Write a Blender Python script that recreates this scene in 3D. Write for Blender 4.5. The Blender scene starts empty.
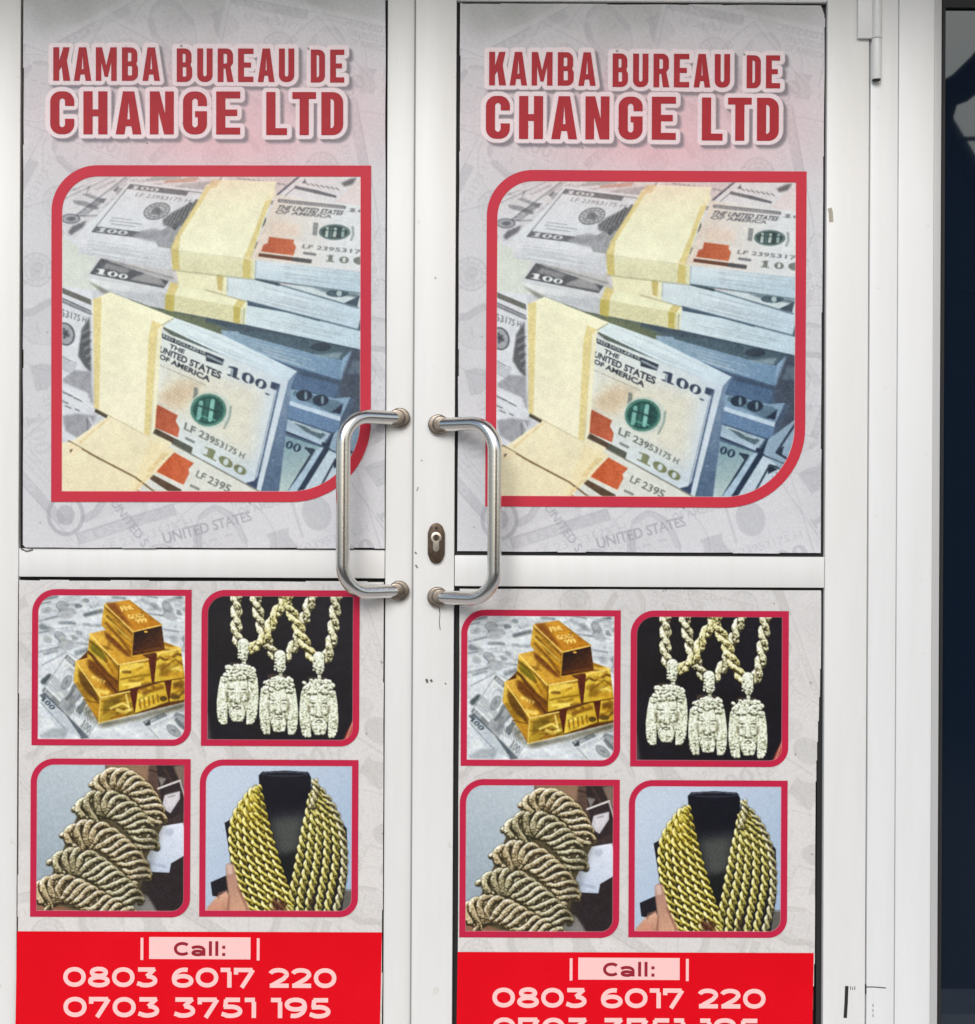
import bpy, bmesh, math, random
import numpy as np
from mathutils import Vector, Matrix

sc = bpy.context.scene
COL = sc.collection
PI = math.pi
R = math.radians

# ------------------------------------------------------------------ camera, light, exposure
S = 0.0016                  # metres covered by one photo pixel on the door plane (y = 0)
DIST = 2.4                  # camera to door plane
CZ = 1.15                   # camera height
ROLL = 0.0047
cam_data = bpy.data.cameras.new('camera')
cam_data.sensor_width = 36.0
cam_data.lens = 36.0 * DIST / (1024 * S)
cam_data.clip_start = 0.05
cam_data.clip_end = 2000
cam = bpy.data.objects.new('camera', cam_data)
COL.objects.link(cam)
cam.location = (0, -DIST, CZ)
cam.rotation_euler = (Matrix.Rotation(R(90), 3, 'X') @ Matrix.Rotation(ROLL, 3, 'Z')).to_euler()
sc.camera = cam

SUN_EL, SUN_AZ = 34.0, -18.0      # elevation; azimuth from straight in front of the door, to the left
world = bpy.data.worlds.new('World')
sc.world = world
world.use_nodes = True
wn = world.node_tree
bg = wn.nodes['Background']
sky = wn.nodes.new('ShaderNodeTexSky')
sky.sky_type = 'NISHITA'
sky.sun_disc = False
sky.sun_elevation = R(SUN_EL)
sky.sun_rotation = R(180 + SUN_AZ)
sky.air_density = 1.0
sky.dust_density = 1.6
sky.ozone_density = 0.6
wn.links.new(sky.outputs[0], bg.inputs[0])
bg.inputs[1].default_value = 0.12
sun_data = bpy.data.lights.new('sun', 'SUN')
sun_data.energy = 1.5
sun_data.angle = R(28)
sun_data.color = (1.0, 0.985, 0.955)
sun = bpy.data.objects.new('sun', sun_data)
COL.objects.link(sun)
sd = Vector((math.sin(R(SUN_AZ)) * math.cos(R(SUN_EL)), -math.cos(R(SUN_AZ)) * math.cos(R(SUN_EL)), math.sin(R(SUN_EL))))
sun.rotation_euler = sd.to_track_quat('Z', 'Y').to_euler()
sun.location = sd * 20
sc.view_settings.view_transform = 'Standard'
sc.view_settings.look = 'None'
sc.view_settings.gamma = 1.0
sc.view_settings.use_curve_mapping = False
sc.view_settings.exposure = 0.27

# ------------------------------------------------------------------ helpers
def at(px, py, y=0.0):
    """The point at depth y seen at photo pixel (px, py)."""
    dx, dy = px - 487.5, py - 512.0
    k = S * (DIST + y) / DIST
    c, s = math.cos(ROLL), math.sin(ROLL)
    return Vector((k * (dx * c + dy * s), y, CZ - k * (dy * c - dx * s)))

def srgb(c):
    c = np.asarray(c, dtype=np.float64) / 255.0
    return np.where(c <= 0.04045, c / 12.92, ((c + 0.055) / 1.055) ** 2.4)

def lin(*c):
    v = srgb(c)
    return (float(v[0]), float(v[1]), float(v[2]), 1.0)

def tag(o, label=None, cat=None, group=None, kind=None):
    if label: o['label'] = label
    if cat: o['category'] = cat
    if group: o['group'] = group
    if kind: o['kind'] = kind
    return o

def empty(name, loc, label=None, cat=None, group=None, kind=None):
    o = bpy.data.objects.new(name, None)
    o.empty_display_size = 0.05
    COL.objects.link(o)
    o.location = loc
    return tag(o, label, cat, group, kind)

def link(name, me, mats, parent=None, smooth=False):
    o = bpy.data.objects.new(name, me)
    COL.objects.link(o)
    for m in (mats if isinstance(mats, (list, tuple)) else [mats]):
        me.materials.append(m)
    if parent:
        o.parent = parent
    if smooth:
        me.polygons.foreach_set('use_smooth', [True] * len(me.polygons))
    return o

class MB:
    """Collects shapes in world space; build() links them as ONE mesh under a parent placed without rotation."""
    def __init__(s):
        s.bm = bmesh.new()
    def box(s, x0, x1, y0, y1, z0, z1, bev=0.0, seg=2):
        b = bmesh.new()
        bmesh.ops.create_cube(b, size=1)
        for v in b.verts:
            v.co = Vector(((x0 + x1) / 2 + v.co.x * (x1 - x0), (y0 + y1) / 2 + v.co.y * (y1 - y0), (z0 + z1) / 2 + v.co.z * (z1 - z0)))
        if bev:
            bmesh.ops.bevel(b, geom=b.edges[:], offset=bev, segments=seg, affect='EDGES', profile=0.5)
        return s._add(b)
    def _add(s, b):
        me = bpy.data.meshes.new('tmp')
        b.to_mesh(me); b.free()
        s.bm.from_mesh(me)
        bpy.data.meshes.remove(me)
        return s
    def prism(s, pts, y0, y1, bev=0.0, seg=2):
        """Outline in (x, z), extruded from y0 (front) to y1 (back)."""
        b = bmesh.new()
        f = b.faces.new([b.verts.new((p[0], y0, p[1])) for p in pts])
        r = bmesh.ops.extrude_face_region(b, geom=[f])
        for v in r['geom']:
            if isinstance(v, bmesh.types.BMVert):
                v.co.y = y1
        bmesh.ops.recalc_face_normals(b, faces=b.faces[:])
        if bev:
            ed = [e for e in b.edges if all(abs(v.co.y - y0) < 1e-7 for v in e.verts)]
            bmesh.ops.bevel(b, geom=ed, offset=bev, segments=seg, affect='EDGES', profile=0.5)
        return s._add(b)
    def cyl(s, c, r, h, axis='Y', n=40, bev=0.0, r2=None):
        b = bmesh.new()
        bmesh.ops.create_cone(b, cap_ends=True, cap_tris=False, segments=n, radius1=r, radius2=r if r2 is None else r2, depth=h)
        if bev:
            ed = [e for e in b.edges if abs(e.verts[0].co.z - e.verts[1].co.z) < 1e-7]
            bmesh.ops.bevel(b, geom=ed, offset=bev, segments=3, affect='EDGES', profile=0.5)
        m = {'Y': Matrix.Rotation(R(90), 4, 'X'), 'X': Matrix.Rotation(R(90), 4, 'Y'), 'Z': Matrix()}[axis]
        bmesh.ops.transform(b, matrix=Matrix.Translation(c) @ m, verts=b.verts)
        return s._add(b)
    def tube(s, pts, rad, n=24, cap=True):
        b = bmesh.new()
        pts = [Vector(p) for p in pts]
        rads = rad if isinstance(rad, (list, tuple)) else [rad] * len(pts)
        rings = []
        up = None
        for i, p in enumerate(pts):
            t = (pts[min(i + 1, len(pts) - 1)] - pts[max(i - 1, 0)]).normalized()
            if up is None:
                up = t.orthogonal().normalized()
            else:
                up = (up - t * up.dot(t)).normalized()
            w = t.cross(up)
            rings.append([b.verts.new(p + (up * math.cos(2 * PI * k / n) + w * math.sin(2 * PI * k / n)) * rads[i]) for k in range(n)])
        for a, c in zip(rings[:-1], rings[1:]):
            for k in range(n):
                b.faces.new((a[k], a[(k + 1) % n], c[(k + 1) % n], c[k]))
        if cap:
            b.faces.new(rings[0][::-1]); b.faces.new(rings[-1])
        bmesh.ops.recalc_face_normals(b, faces=b.faces[:])
        return s._add(b)
    def build(s, name, mat, parent=None, smooth=False):
        me = bpy.data.meshes.new(name)
        if parent is not None:
            base = Vector((0, 0, 0))
            q = parent
            while q is not None:
                base += Vector(q.location)
                q = q.parent
            bmesh.ops.translate(s.bm, verts=s.bm.verts, vec=-base)
        s.bm.to_mesh(me); s.bm.free()
        o = link(name, me, mat, parent)
        if smooth:
            me.polygons.foreach_set('use_smooth', [True] * len(me.polygons))
            try:
                me.set_sharp_from_angle(angle=R(35))
            except Exception:
                pass
        return o

# ------------------------------------------------------------------ materials
def mat(name, base, rough=0.5, metal=0.0, spec=0.5, ior=None, noise=None, bump=None, coat=0.0, dirt=None, aniso=0.0):
    m = bpy.data.materials.new(name)
    m.use_nodes = True
    nt = m.node_tree
    p = nt.nodes['Principled BSDF']
    p.inputs['Base Color'].default_value = base
    p.inputs['Roughness'].default_value = rough
    p.inputs['Metallic'].default_value = metal
    p.inputs['Specular IOR Level'].default_value = spec
    p.inputs['Coat Weight'].default_value = coat
    p.inputs['Anisotropic'].default_value = aniso
    if ior: p.inputs['IOR'].default_value = ior
    tc = nt.nodes.new('ShaderNodeTexCoord')
    if noise:
        sx, amt, other = noise            # scale (x, y, z), strength, other colour
        mp = nt.nodes.new('ShaderNodeMapping'); mp.inputs['Scale'].default_value = sx
        nz = nt.nodes.new('ShaderNodeTexNoise'); nz.inputs['Scale'].default_value = 1.0
        nz.inputs['Detail'].default_value = 6.0; nz.inputs['Roughness'].default_value = 0.6
        rp = nt.nodes.new('ShaderNodeValToRGB')
        rp.color_ramp.elements[0].position = 0.42; rp.color_ramp.elements[1].position = 0.72
        mx = nt.nodes.new('ShaderNodeMix'); mx.data_type = 'RGBA'
        ml = nt.nodes.new('ShaderNodeMath'); ml.operation = 'MULTIPLY'; ml.inputs[1].default_value = amt
        nt.links.new(tc.outputs['Object'], mp.inputs[0]); nt.links.new(mp.outputs[0], nz.inputs['Vector'])
        nt.links.new(nz.outputs['Fac'], rp.inputs[0]); nt.links.new(rp.outputs[0], ml.inputs[0])
        nt.links.new(ml.outputs[0], mx.inputs[0])
        mx.inputs[6].default_value = base; mx.inputs[7].default_value = other
        last = mx.outputs[2]
        if dirt:
            dscale, dpos, dcol = dirt
            n2 = nt.nodes.new('ShaderNodeTexNoise'); n2.inputs['Scale'].default_value = dscale; n2.inputs['Detail'].default_value = 3.0
            r2 = nt.nodes.new('ShaderNodeValToRGB'); r2.color_ramp.elements[0].position = dpos; r2.color_ramp.elements[1].position = dpos + 0.03
            m2 = nt.nodes.new('ShaderNodeMix'); m2.data_type = 'RGBA'
            l2 = nt.nodes.new('ShaderNodeMath'); l2.operation = 'MULTIPLY'; l2.inputs[1].default_value = 0.32
            nt.links.new(tc.outputs['Object'], n2.inputs['Vector']); nt.links.new(n2.outputs['Fac'], r2.inputs[0])
            nt.links.new(r2.outputs[0], l2.inputs[0]); nt.links.new(l2.outputs[0], m2.inputs[0])
            nt.links.new(last, m2.inputs[6]); m2.inputs[7].default_value = dcol
            last = m2.outputs[2]
        nt.links.new(last, p.inputs['Base Color'])
    if bump:
        bs, bstr, bdist = bump
        mp = nt.nodes.new('ShaderNodeMapping'); mp.inputs['Scale'].default_value = bs
        nz = nt.nodes.new('ShaderNodeTexNoise'); nz.inputs['Scale'].default_value = 1.0; nz.inputs['Detail'].default_value = 3.0
        bp = nt.nodes.new('ShaderNodeBump'); bp.inputs['Strength'].default_value = bstr; bp.inputs['Distance'].default_value = bdist
        nt.links.new(tc.outputs['Object'], mp.inputs[0]); nt.links.new(mp.outputs[0], nz.inputs['Vector'])
        nt.links.new(nz.outputs['Fac'], bp.inputs['Height']); nt.links.new(bp.outputs[0], p.inputs['Normal'])
    return m

def print_mat(name, rough=0.34):
    """Printed vinyl: the ink is the mesh's own 'ink' attribute."""
    m = bpy.data.materials.new(name)
    m.use_nodes = True
    nt = m.node_tree
    p = nt.nodes['Principled BSDF']
    a = nt.nodes.new('ShaderNodeAttribute'); a.attribute_name = 'ink'
    nt.links.new(a.outputs['Color'], p.inputs['Base Color'])
    p.inputs['Roughness'].default_value = rough
    p.inputs['Specular IOR Level'].default_value = 0.35
    tc = nt.nodes.new('ShaderNodeTexCoord')
    nz = nt.nodes.new('ShaderNodeTexNoise'); nz.inputs['Scale'].default_value = 7.0; nz.inputs['Detail'].default_value = 4.0
    bp = nt.nodes.new('ShaderNodeBump'); bp.inputs['Strength'].default_value = 0.25; bp.inputs['Distance'].default_value = 0.01
    nt.links.new(tc.outputs['Object'], nz.inputs['Vector'])
    nt.links.new(nz.outputs['Fac'], bp.inputs['Height']); nt.links.new(bp.outputs[0], p.inputs['Normal'])
    return m

M = {}
M['white'] = mat('white_powder_coat', (0.80, 0.797, 0.778, 1), 0.38, noise=((24, 24, 3), 0.65, (0.735, 0.73, 0.70, 1)), bump=((260, 260, 260), 0.06, 0.001), dirt=(38, 0.70, (0.58, 0.55, 0.48, 1)))
M['white_clean'] = mat('white_powder_coat_frame', (0.80, 0.805, 0.80, 1), 0.36, noise=((26, 26, 2.2), 0.6, (0.735, 0.735, 0.715, 1)), bump=((260, 260, 260), 0.06, 0.001), dirt=(44, 0.72, (0.60, 0.57, 0.50, 1)))
M['gasket'] = mat('black_rubber', (0.012, 0.012, 0.013, 1), 0.7)
M['seam'] = mat('seam_grey', (0.30, 0.30, 0.29, 1), 0.7)
M['steel'] = mat('brushed_stainless', (0.74, 0.72, 0.69, 1), 0.24, 1.0, noise=((40, 40, 300), 0.5, (0.62, 0.60, 0.57, 1)))
M['steel_dull'] = mat('tarnished_steel', (0.33, 0.285, 0.24, 1), 0.36, 1.0, noise=((90, 90, 90), 0.8, (0.14, 0.11, 0.085, 1)))
M['bronze'] = mat('worn_bronze', (0.125, 0.088, 0.062, 1), 0.45, 0.7, noise=((160, 160, 160), 0.8, (0.05, 0.034, 0.024, 1)))
M['lock_metal'] = mat('nickel_cylinder', (0.66, 0.60, 0.50, 1), 0.35, 0.8)
M['keyway'] = mat('keyway_black', (0.01, 0.009, 0.008, 1), 0.6)
M['glass_back'] = mat('film_backed_glass', (0.02, 0.02, 0.022, 1), 0.05)
M['tinted'] = mat('dark_tinted_glass', (0.0055, 0.0105, 0.021, 1), 0.02, ior=1.66)
M['tinted'].node_tree.nodes['Principled BSDF'].inputs['Specular Tint'].default_value = (.86, .97, 1.0, 1)
M['scuff'] = mat('scuff_dark', (0.09, 0.08, 0.07, 1), 0.8, noise=((400, 400, 400), 0.8, (0.4, 0.38, 0.34, 1)))
M['scuff_pale'] = mat('chipped_paint', (0.42, 0.38, 0.30, 1), 0.7)
M['lip'] = mat('grey_aluminium_lip', (0.50, 0.50, 0.495, 1), 0.4)
M['plaster'] = mat('plaster_wall', (0.55, 0.53, 0.49, 1), 0.85, noise=((4, 4, 4), 0.6, (0.45, 0.43, 0.39, 1)))
M['tile'] = mat('terrazzo_step', (0.64, 0.63, 0.61, 1), 0.5, noise=((60, 60, 60), 0.6, (0.46, 0.45, 0.43, 1)))
M['paving'] = mat('concrete_paving', (0.46, 0.455, 0.44, 1), 0.85, noise=((3, 3, 3), 0.7, (0.29, 0.285, 0.27, 1)))
M['asphalt'] = mat('asphalt', (0.055, 0.053, 0.05, 1), 0.9, noise=((20, 20, 20), 0.7, (0.085, 0.08, 0.075, 1)))
M['dark_wall'] = mat('dark_painted_wall', (0.035, 0.042, 0.055, 1), 0.8, noise=((2, 2, 2), 0.6, (0.055, 0.06, 0.07, 1)))
M['canopy'] = mat('canopy_soffit', (0.10, 0.10, 0.095, 1), 0.7)
M['bark'] = mat('bark', (0.035, 0.03, 0.026, 1), 0.9)
M['cable'] = mat('black_cable', (0.01, 0.01, 0.01, 1), 0.6)
M['dark_interior'] = mat('dark_interior', (0.012, 0.014, 0.02, 1), 0.9)
M['print'] = print_mat('printed_vinyl')
M['red_letter'] = mat('title_red_ink', lin(172, 38, 48), 0.45, spec=0.2, noise=((30, 30, 30), 0.5, lin(184, 52, 60)))
M['red_frame_upper'] = mat('frame_red_ink', lin(200, 52, 68), 0.45, spec=0.2, noise=((6, 6, 6), 0.6, lin(190, 40, 72)))
M['red_frame_lower'] = mat('frame_crimson_ink', lin(190, 33, 70), 0.45, spec=0.2, noise=((12, 12, 12), 0.6, lin(196, 36, 62)))
M['pink_ink'] = mat('pale_pink_ink', lin(250, 200, 196), 0.45, spec=0.2)
M['maroon_ink'] = mat('maroon_ink', lin(150, 36, 50), 0.45, spec=0.2)
# ------------------------------------------------------------------ printed pictures: a small painter working on colour arrays
def vnoise(X, Y, sc_, seed):
    rng = np.random.RandomState(seed)
    g = rng.rand(64, 64)
    x = X / sc_; y = Y / sc_
    xi = np.floor(x).astype(int); yi = np.floor(y).astype(int)
    fx = x - xi; fy = y - yi
    fx = fx * fx * (3 - 2 * fx); fy = fy * fy * (3 - 2 * fy)
    a = g[yi % 64, xi % 64]; b = g[yi % 64, (xi + 1) % 64]
    c = g[(yi + 1) % 64, xi % 64]; d = g[(yi + 1) % 64, (xi + 1) % 64]
    return (a * (1 - fx) + b * fx) * (1 - fy) + (c * (1 - fx) + d * fx) * fy

def homog(src, dst):
    A, B = [], []
    for (x, y), (u, v) in zip(src, dst):
        A.append([x, y, 1, 0, 0, 0, -u * x, -u * y]); B.append(u)
        A.append([0, 0, 0, x, y, 1, -v * x, -v * y]); B.append(v)
    h = np.linalg.solve(np.array(A, float), np.array(B, float))
    Hm = np.append(h, 1).reshape(3, 3)
    def f(p):
        p = np.asarray(p, float)
        q = np.concatenate([p, np.ones(p.shape[:-1] + (1,))], -1) @ Hm.T
        return q[..., :2] / q[..., 2:]
    return f

def quad_map(q, w=1.0, h=1.0):
    return homog([(0, 0), (w, 0), (w, h), (0, h)], q)

_tri_cache = {}
def text_tris(body, bold=0.0):
    key = (body, bold)
    if key not in _tri_cache:
        cu = bpy.data.curves.new('t', 'FONT'); cu.body = body; cu.offset = bold; cu.resolution_u = 3
        o = bpy.data.objects.new('t', cu); COL.objects.link(o)
        dg = bpy.context.evaluated_depsgraph_get()
        me = bpy.data.meshes.new_from_object(o.evaluated_get(dg))
        me.calc_loop_triangles()
        v = np.array([(w.co.x, w.co.y) for w in me.vertices])
        t = np.array([tuple(l.vertices) for l in me.loop_triangles])
        bpy.data.objects.remove(o); bpy.data.curves.remove(cu); bpy.data.meshes.remove(me)
        lo, hi = v.min(0), v.max(0)
        n = (v - lo) / (hi - lo)
        n[:, 1] = 1 - n[:, 1]
        _tri_cache[key] = n[t]
    return _tri_cache[key]

class Cv:
    def __init__(s, x0, y0, x1, y1, r, base):
        s.x0, s.y0, s.r = x0, y0, r
        s.W = int(round((x1 - x0) * r)); s.H = int(round((y1 - y0) * r))
        s.a = np.empty((s.H, s.W, 3)); s.a[:] = np.asarray(base, float)
        s.clip = None
        s.al = 1.0
    def xy(s, sl):
        j = np.arange(sl[1].start, sl[1].stop); i = np.arange(sl[0].start, sl[0].stop)
        return np.meshgrid(s.x0 + (j + 0.5) / s.r, s.y0 + (i + 0.5) / s.r)
    def sl(s, lo, hi, pad=0):
        j0 = max(0, int((lo[0] - pad - s.x0) * s.r) - 1); j1 = min(s.W, int((hi[0] + pad - s.x0) * s.r) + 2)
        i0 = max(0, int((lo[1] - pad - s.y0) * s.r) - 1); i1 = min(s.H, int((hi[1] + pad - s.y0) * s.r) + 2)
        if j1 <= j0 or i1 <= i0: return None
        return (slice(i0, i1), slice(j0, j1))
    def put(s, sl, m, col):
        if callable(col):
            X, Y = s.xy(sl); col = col(X, Y)
        else:
            col = np.asarray(col, float)
        m = m * s.al
        if s.clip is not None: m = m * s.clip[sl]
        m = m[..., None]
        s.a[sl] = s.a[sl] * (1 - m) + col * m
    def cover(s, polys, sl, n=3):
        h = sl[0].stop - sl[0].start; w = sl[1].stop - sl[1].start
        xs = s.x0 + (sl[1].start + (np.arange(w * n) + 0.5) / n) / s.r
        ys = s.y0 + (sl[0].start + (np.arange(h * n) + 0.5) / n) / s.r
        ins = np.zeros((h * n, w * n), bool)
        for pts in polys:
            for (ax, ay), (bx, by) in zip(pts, list(pts[1:]) + [pts[0]]):
                if ay == by: continue
                rows = np.nonzero((ys >= min(ay, by)) & (ys < max(ay, by)))[0]
                if len(rows) == 0: continue
                xc = ax + (ys[rows] - ay) * (bx - ax) / (by - ay)
                ins[rows] ^= xs[None, :] > xc[:, None]
        return ins.reshape(h, n, w, n).mean((1, 3))
    def blurm(s, m, rad):
        k = max(1, int(rad * s.r))
        for _ in range(2):
            for ax in (0, 1):
                c = np.cumsum(np.pad(m, [(k + 1, k) if q == ax else (0, 0) for q in (0, 1)], mode='edge'), ax)
                if ax == 0: m = (c[2 * k + 1:] - c[:-2 * k - 1]) / (2 * k + 1)
                else: m = (c[:, 2 * k + 1:] - c[:, :-2 * k - 1]) / (2 * k + 1)
        return m
    def poly(s, pts, col, a=1.0, blur=0.0, polys=None):
        polys = polys or [pts]
        allp = np.array([p for q in polys for p in q], float)
        sl = s.sl(allp.min(0), allp.max(0), blur * 2.5)
        if sl is None: return
        m = s.cover(polys, sl)
        if blur: m = s.blurm(m, blur)
        s.put(sl, m * a, col)
    def mask(s, pts, blur=0.0):
        m = np.zeros((s.H, s.W)); p = np.array(pts, float)
        sl = s.sl(p.min(0), p.max(0))
        if sl is not None: m[sl] = s.cover([pts], sl)
        if blur: m = s.blurm(m, blur)
        return m
    def line(s, pts, w, col, a=1.0, soft=0.0, closed=False):
        p = np.array(pts, float)
        if closed: p = np.vstack([p, p[:1]])
        sl = s.sl(p.min(0), p.max(0), w)
        if sl is None: return
        X, Y = s.xy(sl)
        d = np.full(X.shape, 1e9)
        for (ax, ay), (bx, by) in zip(p[:-1], p[1:]):
            vx, vy = bx - ax, by - ay
            L = vx * vx + vy * vy + 1e-12
            t = np.clip(((X - ax) * vx + (Y - ay) * vy) / L, 0, 1)
            d = np.minimum(d, (X - ax - t * vx) ** 2 + (Y - ay - t * vy) ** 2)
        d = np.sqrt(d)
        e = 1.0 / s.r + soft
        s.put(sl, np.clip((w / 2 - d) / e + 0.5, 0, 1) * a, col)
    def ell(s, cx, cy, rx, ry, col, ang=0.0, a=1.0, ring=0.0, soft=0.0):
        m_ = max(rx, ry) + ring
        sl = s.sl((cx - m_, cy - m_), (cx + m_, cy + m_))
        if sl is None: return
        X, Y = s.xy(sl)
        c, n = math.cos(ang), math.sin(ang)
        u = ((X - cx) * c + (Y - cy) * n) / rx; v = (-(X - cx) * n + (Y - cy) * c) / ry
        q = np.sqrt(u * u + v * v) + 1e-9
        rr = np.sqrt((u * rx) ** 2 + (v * ry) ** 2) / q
        d = (q - 1) * rr
        e = 1.0 / s.r + soft
        m = np.clip((ring / 2 - np.abs(d)) / e + 0.5, 0, 1) if ring else np.clip(-d / e + 0.5, 0, 1)
        s.put(sl, m * a, col)
    def text(s, body, fmap, col, a=1.0, bold=0.0):
        t = fmap(text_tris(body, bold))
        lo, hi = t.min((0, 1)), t.max((0, 1))
        sl = s.sl(lo, hi)
        if sl is None: return
        n = 3
        h = sl[0].stop - sl[0].start; w = sl[1].stop - sl[1].start
        ins = np.zeros((h * n, w * n), bool)
        q = np.empty_like(t)
        q[..., 0] = ((t[..., 0] - s.x0) * s.r - sl[1].start) * n - 0.5
        q[..., 1] = ((t[..., 1] - s.y0) * s.r - sl[0].start) * n - 0.5
        for tri in q:
            x0, y0 = np.maximum(np.floor(tri.min(0)).astype(int), 0)
            x1 = min(w * n, int(tri[:, 0].max()) + 2); y1 = min(h * n, int(tri[:, 1].max()) + 2)
            if x1 <= x0 or y1 <= y0: continue
            X, Y = np.meshgrid(np.arange(x0, x1), np.arange(y0, y1))
            f = [(tri[(k + 1) % 3, 0] - tri[k, 0]) * (Y - tri[k, 1]) - (tri[(k + 1) % 3, 1] - tri[k, 1]) * (X - tri[k, 0]) for k in range(3)]
            e = 1e-6
            ins[y0:y1, x0:x1] |= ((f[0] >= -e) & (f[1] >= -e) & (f[2] >= -e)) | ((f[0] <= e) & (f[1] <= e) & (f[2] <= e))
        s.put(sl, ins.reshape(h, n, w, n).mean((1, 3)) * a, col)
    def grain(s, amt, seed=1):
        rng = np.random.RandomState(seed)
        n = rng.normal(0, 1, s.a.shape[:2])
        n2 = (n + np.roll(n, 1, 0) + np.roll(n, 1, 1) + np.roll(np.roll(n, 1, 0), 1, 1)) / 2
        s.a += (n2 * amt * .62 + n * amt * .55)[..., None] + rng.normal(0, amt * 0.4, s.a.shape)
    def soften(s, rad, amt=1.0):
        k = max(1, int(round(rad * s.r)))
        b = s.a.copy()
        for ax in (0, 1):
            c = np.cumsum(np.pad(b, [(k + 1, k) if q == ax else (0, 0) for q in (0, 1, 2)], mode='edge'), ax)
            b = (c[2 * k + 1:] - c[:-2 * k - 1]) / (2 * k + 1) if ax == 0 else (c[:, 2 * k + 1:] - c[:, :-2 * k - 1]) / (2 * k + 1)
        s.a = s.a * (1 - amt) + b * amt

def lerp_col(c0, c1, p0, p1):
    c0, c1 = np.array(c0, float), np.array(c1, float)
    dx, dy = p1[0] - p0[0], p1[1] - p0[1]
    def f(X, Y):
        t = np.clip(((X - p0[0]) * dx + (Y - p0[1]) * dy) / (dx * dx + dy * dy), 0, 1)[..., None]
        return c0 * (1 - t) + c1 * t
    return f

def rmap(f, u0, v0, u1, v1):
    """unit text box -> rectangle (u0,v0)-(u1,v1) in the space of f"""
    return lambda p: f(np.stack([u0 + p[..., 0] * (u1 - u0), v0 + p[..., 1] * (v1 - v0)], -1))

def raster_mesh(name, cv, fxz, keep=None, edge=None):
    """The painted array as a fine sheet of quads whose vertices carry the ink; fxz maps canvas units to local (x, z)."""
    H, W = cv.H, cv.W
    X, Y = cv.xy((slice(0, H), slice(0, W)))
    # stretch to the full sheet
    X = cv.x0 + (X - X[0, 0]) / (X[0, -1] - X[0, 0]) * W / cv.r
    Y = cv.y0 + (Y - Y[0, 0]) / (Y[-1, 0] - Y[0, 0]) * H / cv.r
    if edge is not None: X, Y = edge(X, Y)
    px, pz = fxz(X, Y)
    co = np.zeros((H * W, 3), np.float32)
    co[:, 0] = px.ravel(); co[:, 2] = pz.ravel()
    idx = np.arange(H * W).reshape(H, W)
    f = np.stack([idx[:-1, :-1], idx[1:, :-1], idx[1:, 1:], idx[:-1, 1:]], -1)
    if keep is not None:
        k = keep(X, Y)
        kk = k[:-1, :-1] & k[1:, :-1] & k[1:, 1:] & k[:-1, 1:]
        f = f[kk]
    f = f.reshape(-1, 4)
    me = bpy.data.meshes.new(name)
    me.vertices.add(len(co)); me.vertices.foreach_set('co', co.ravel())
    me.loops.add(f.size); me.loops.foreach_set('vertex_index', f.ravel().astype(np.int32))
    me.polygons.add(len(f)); me.polygons.foreach_set('loop_start', np.arange(0, f.size, 4, dtype=np.int32))
    me.update(calc_edges=True)
    at_ = me.color_attributes.new('ink', 'FLOAT_COLOR', 'POINT')
    c = np.ones((H * W, 4), np.float32)
    c[:, :3] = np.clip(srgb(np.clip(cv.a, 3, 252)), 0, 1).reshape(-1, 3)
    at_.data.foreach_set('color', c.ravel())
    return me

def hundred(cv, f, col, a=1.0, hole=None, digits=3):
    Pf = lambda pts: [tuple(q) for q in f(np.array(pts, float))]
    cv.poly(Pf([(.0, .16), (.13, 0), (.21, 0), (.21, .86), (.28, .86), (.28, 1), (0, 1), (0, .86), (.07, .86), (.07, .22), (.0, .28)]), col, a)
    for cx in ((.48, .84) if digits == 3 else (.6,)):
        o = [(cx + .165 * math.cos(2 * PI * k / 24), .5 + .5 * math.sin(2 * PI * k / 24)) for k in range(24)]
        i = [(cx + .055 * math.cos(2 * PI * k / 20), .5 + .37 * math.sin(2 * PI * k / 20)) for k in range(20)]
        if hole is not None:
            cv.poly(Pf(o), col, a); cv.poly(Pf(i), hole, a)
        else:
            cv.poly(None, col, a, polys=[Pf(o), Pf(i)])

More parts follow.
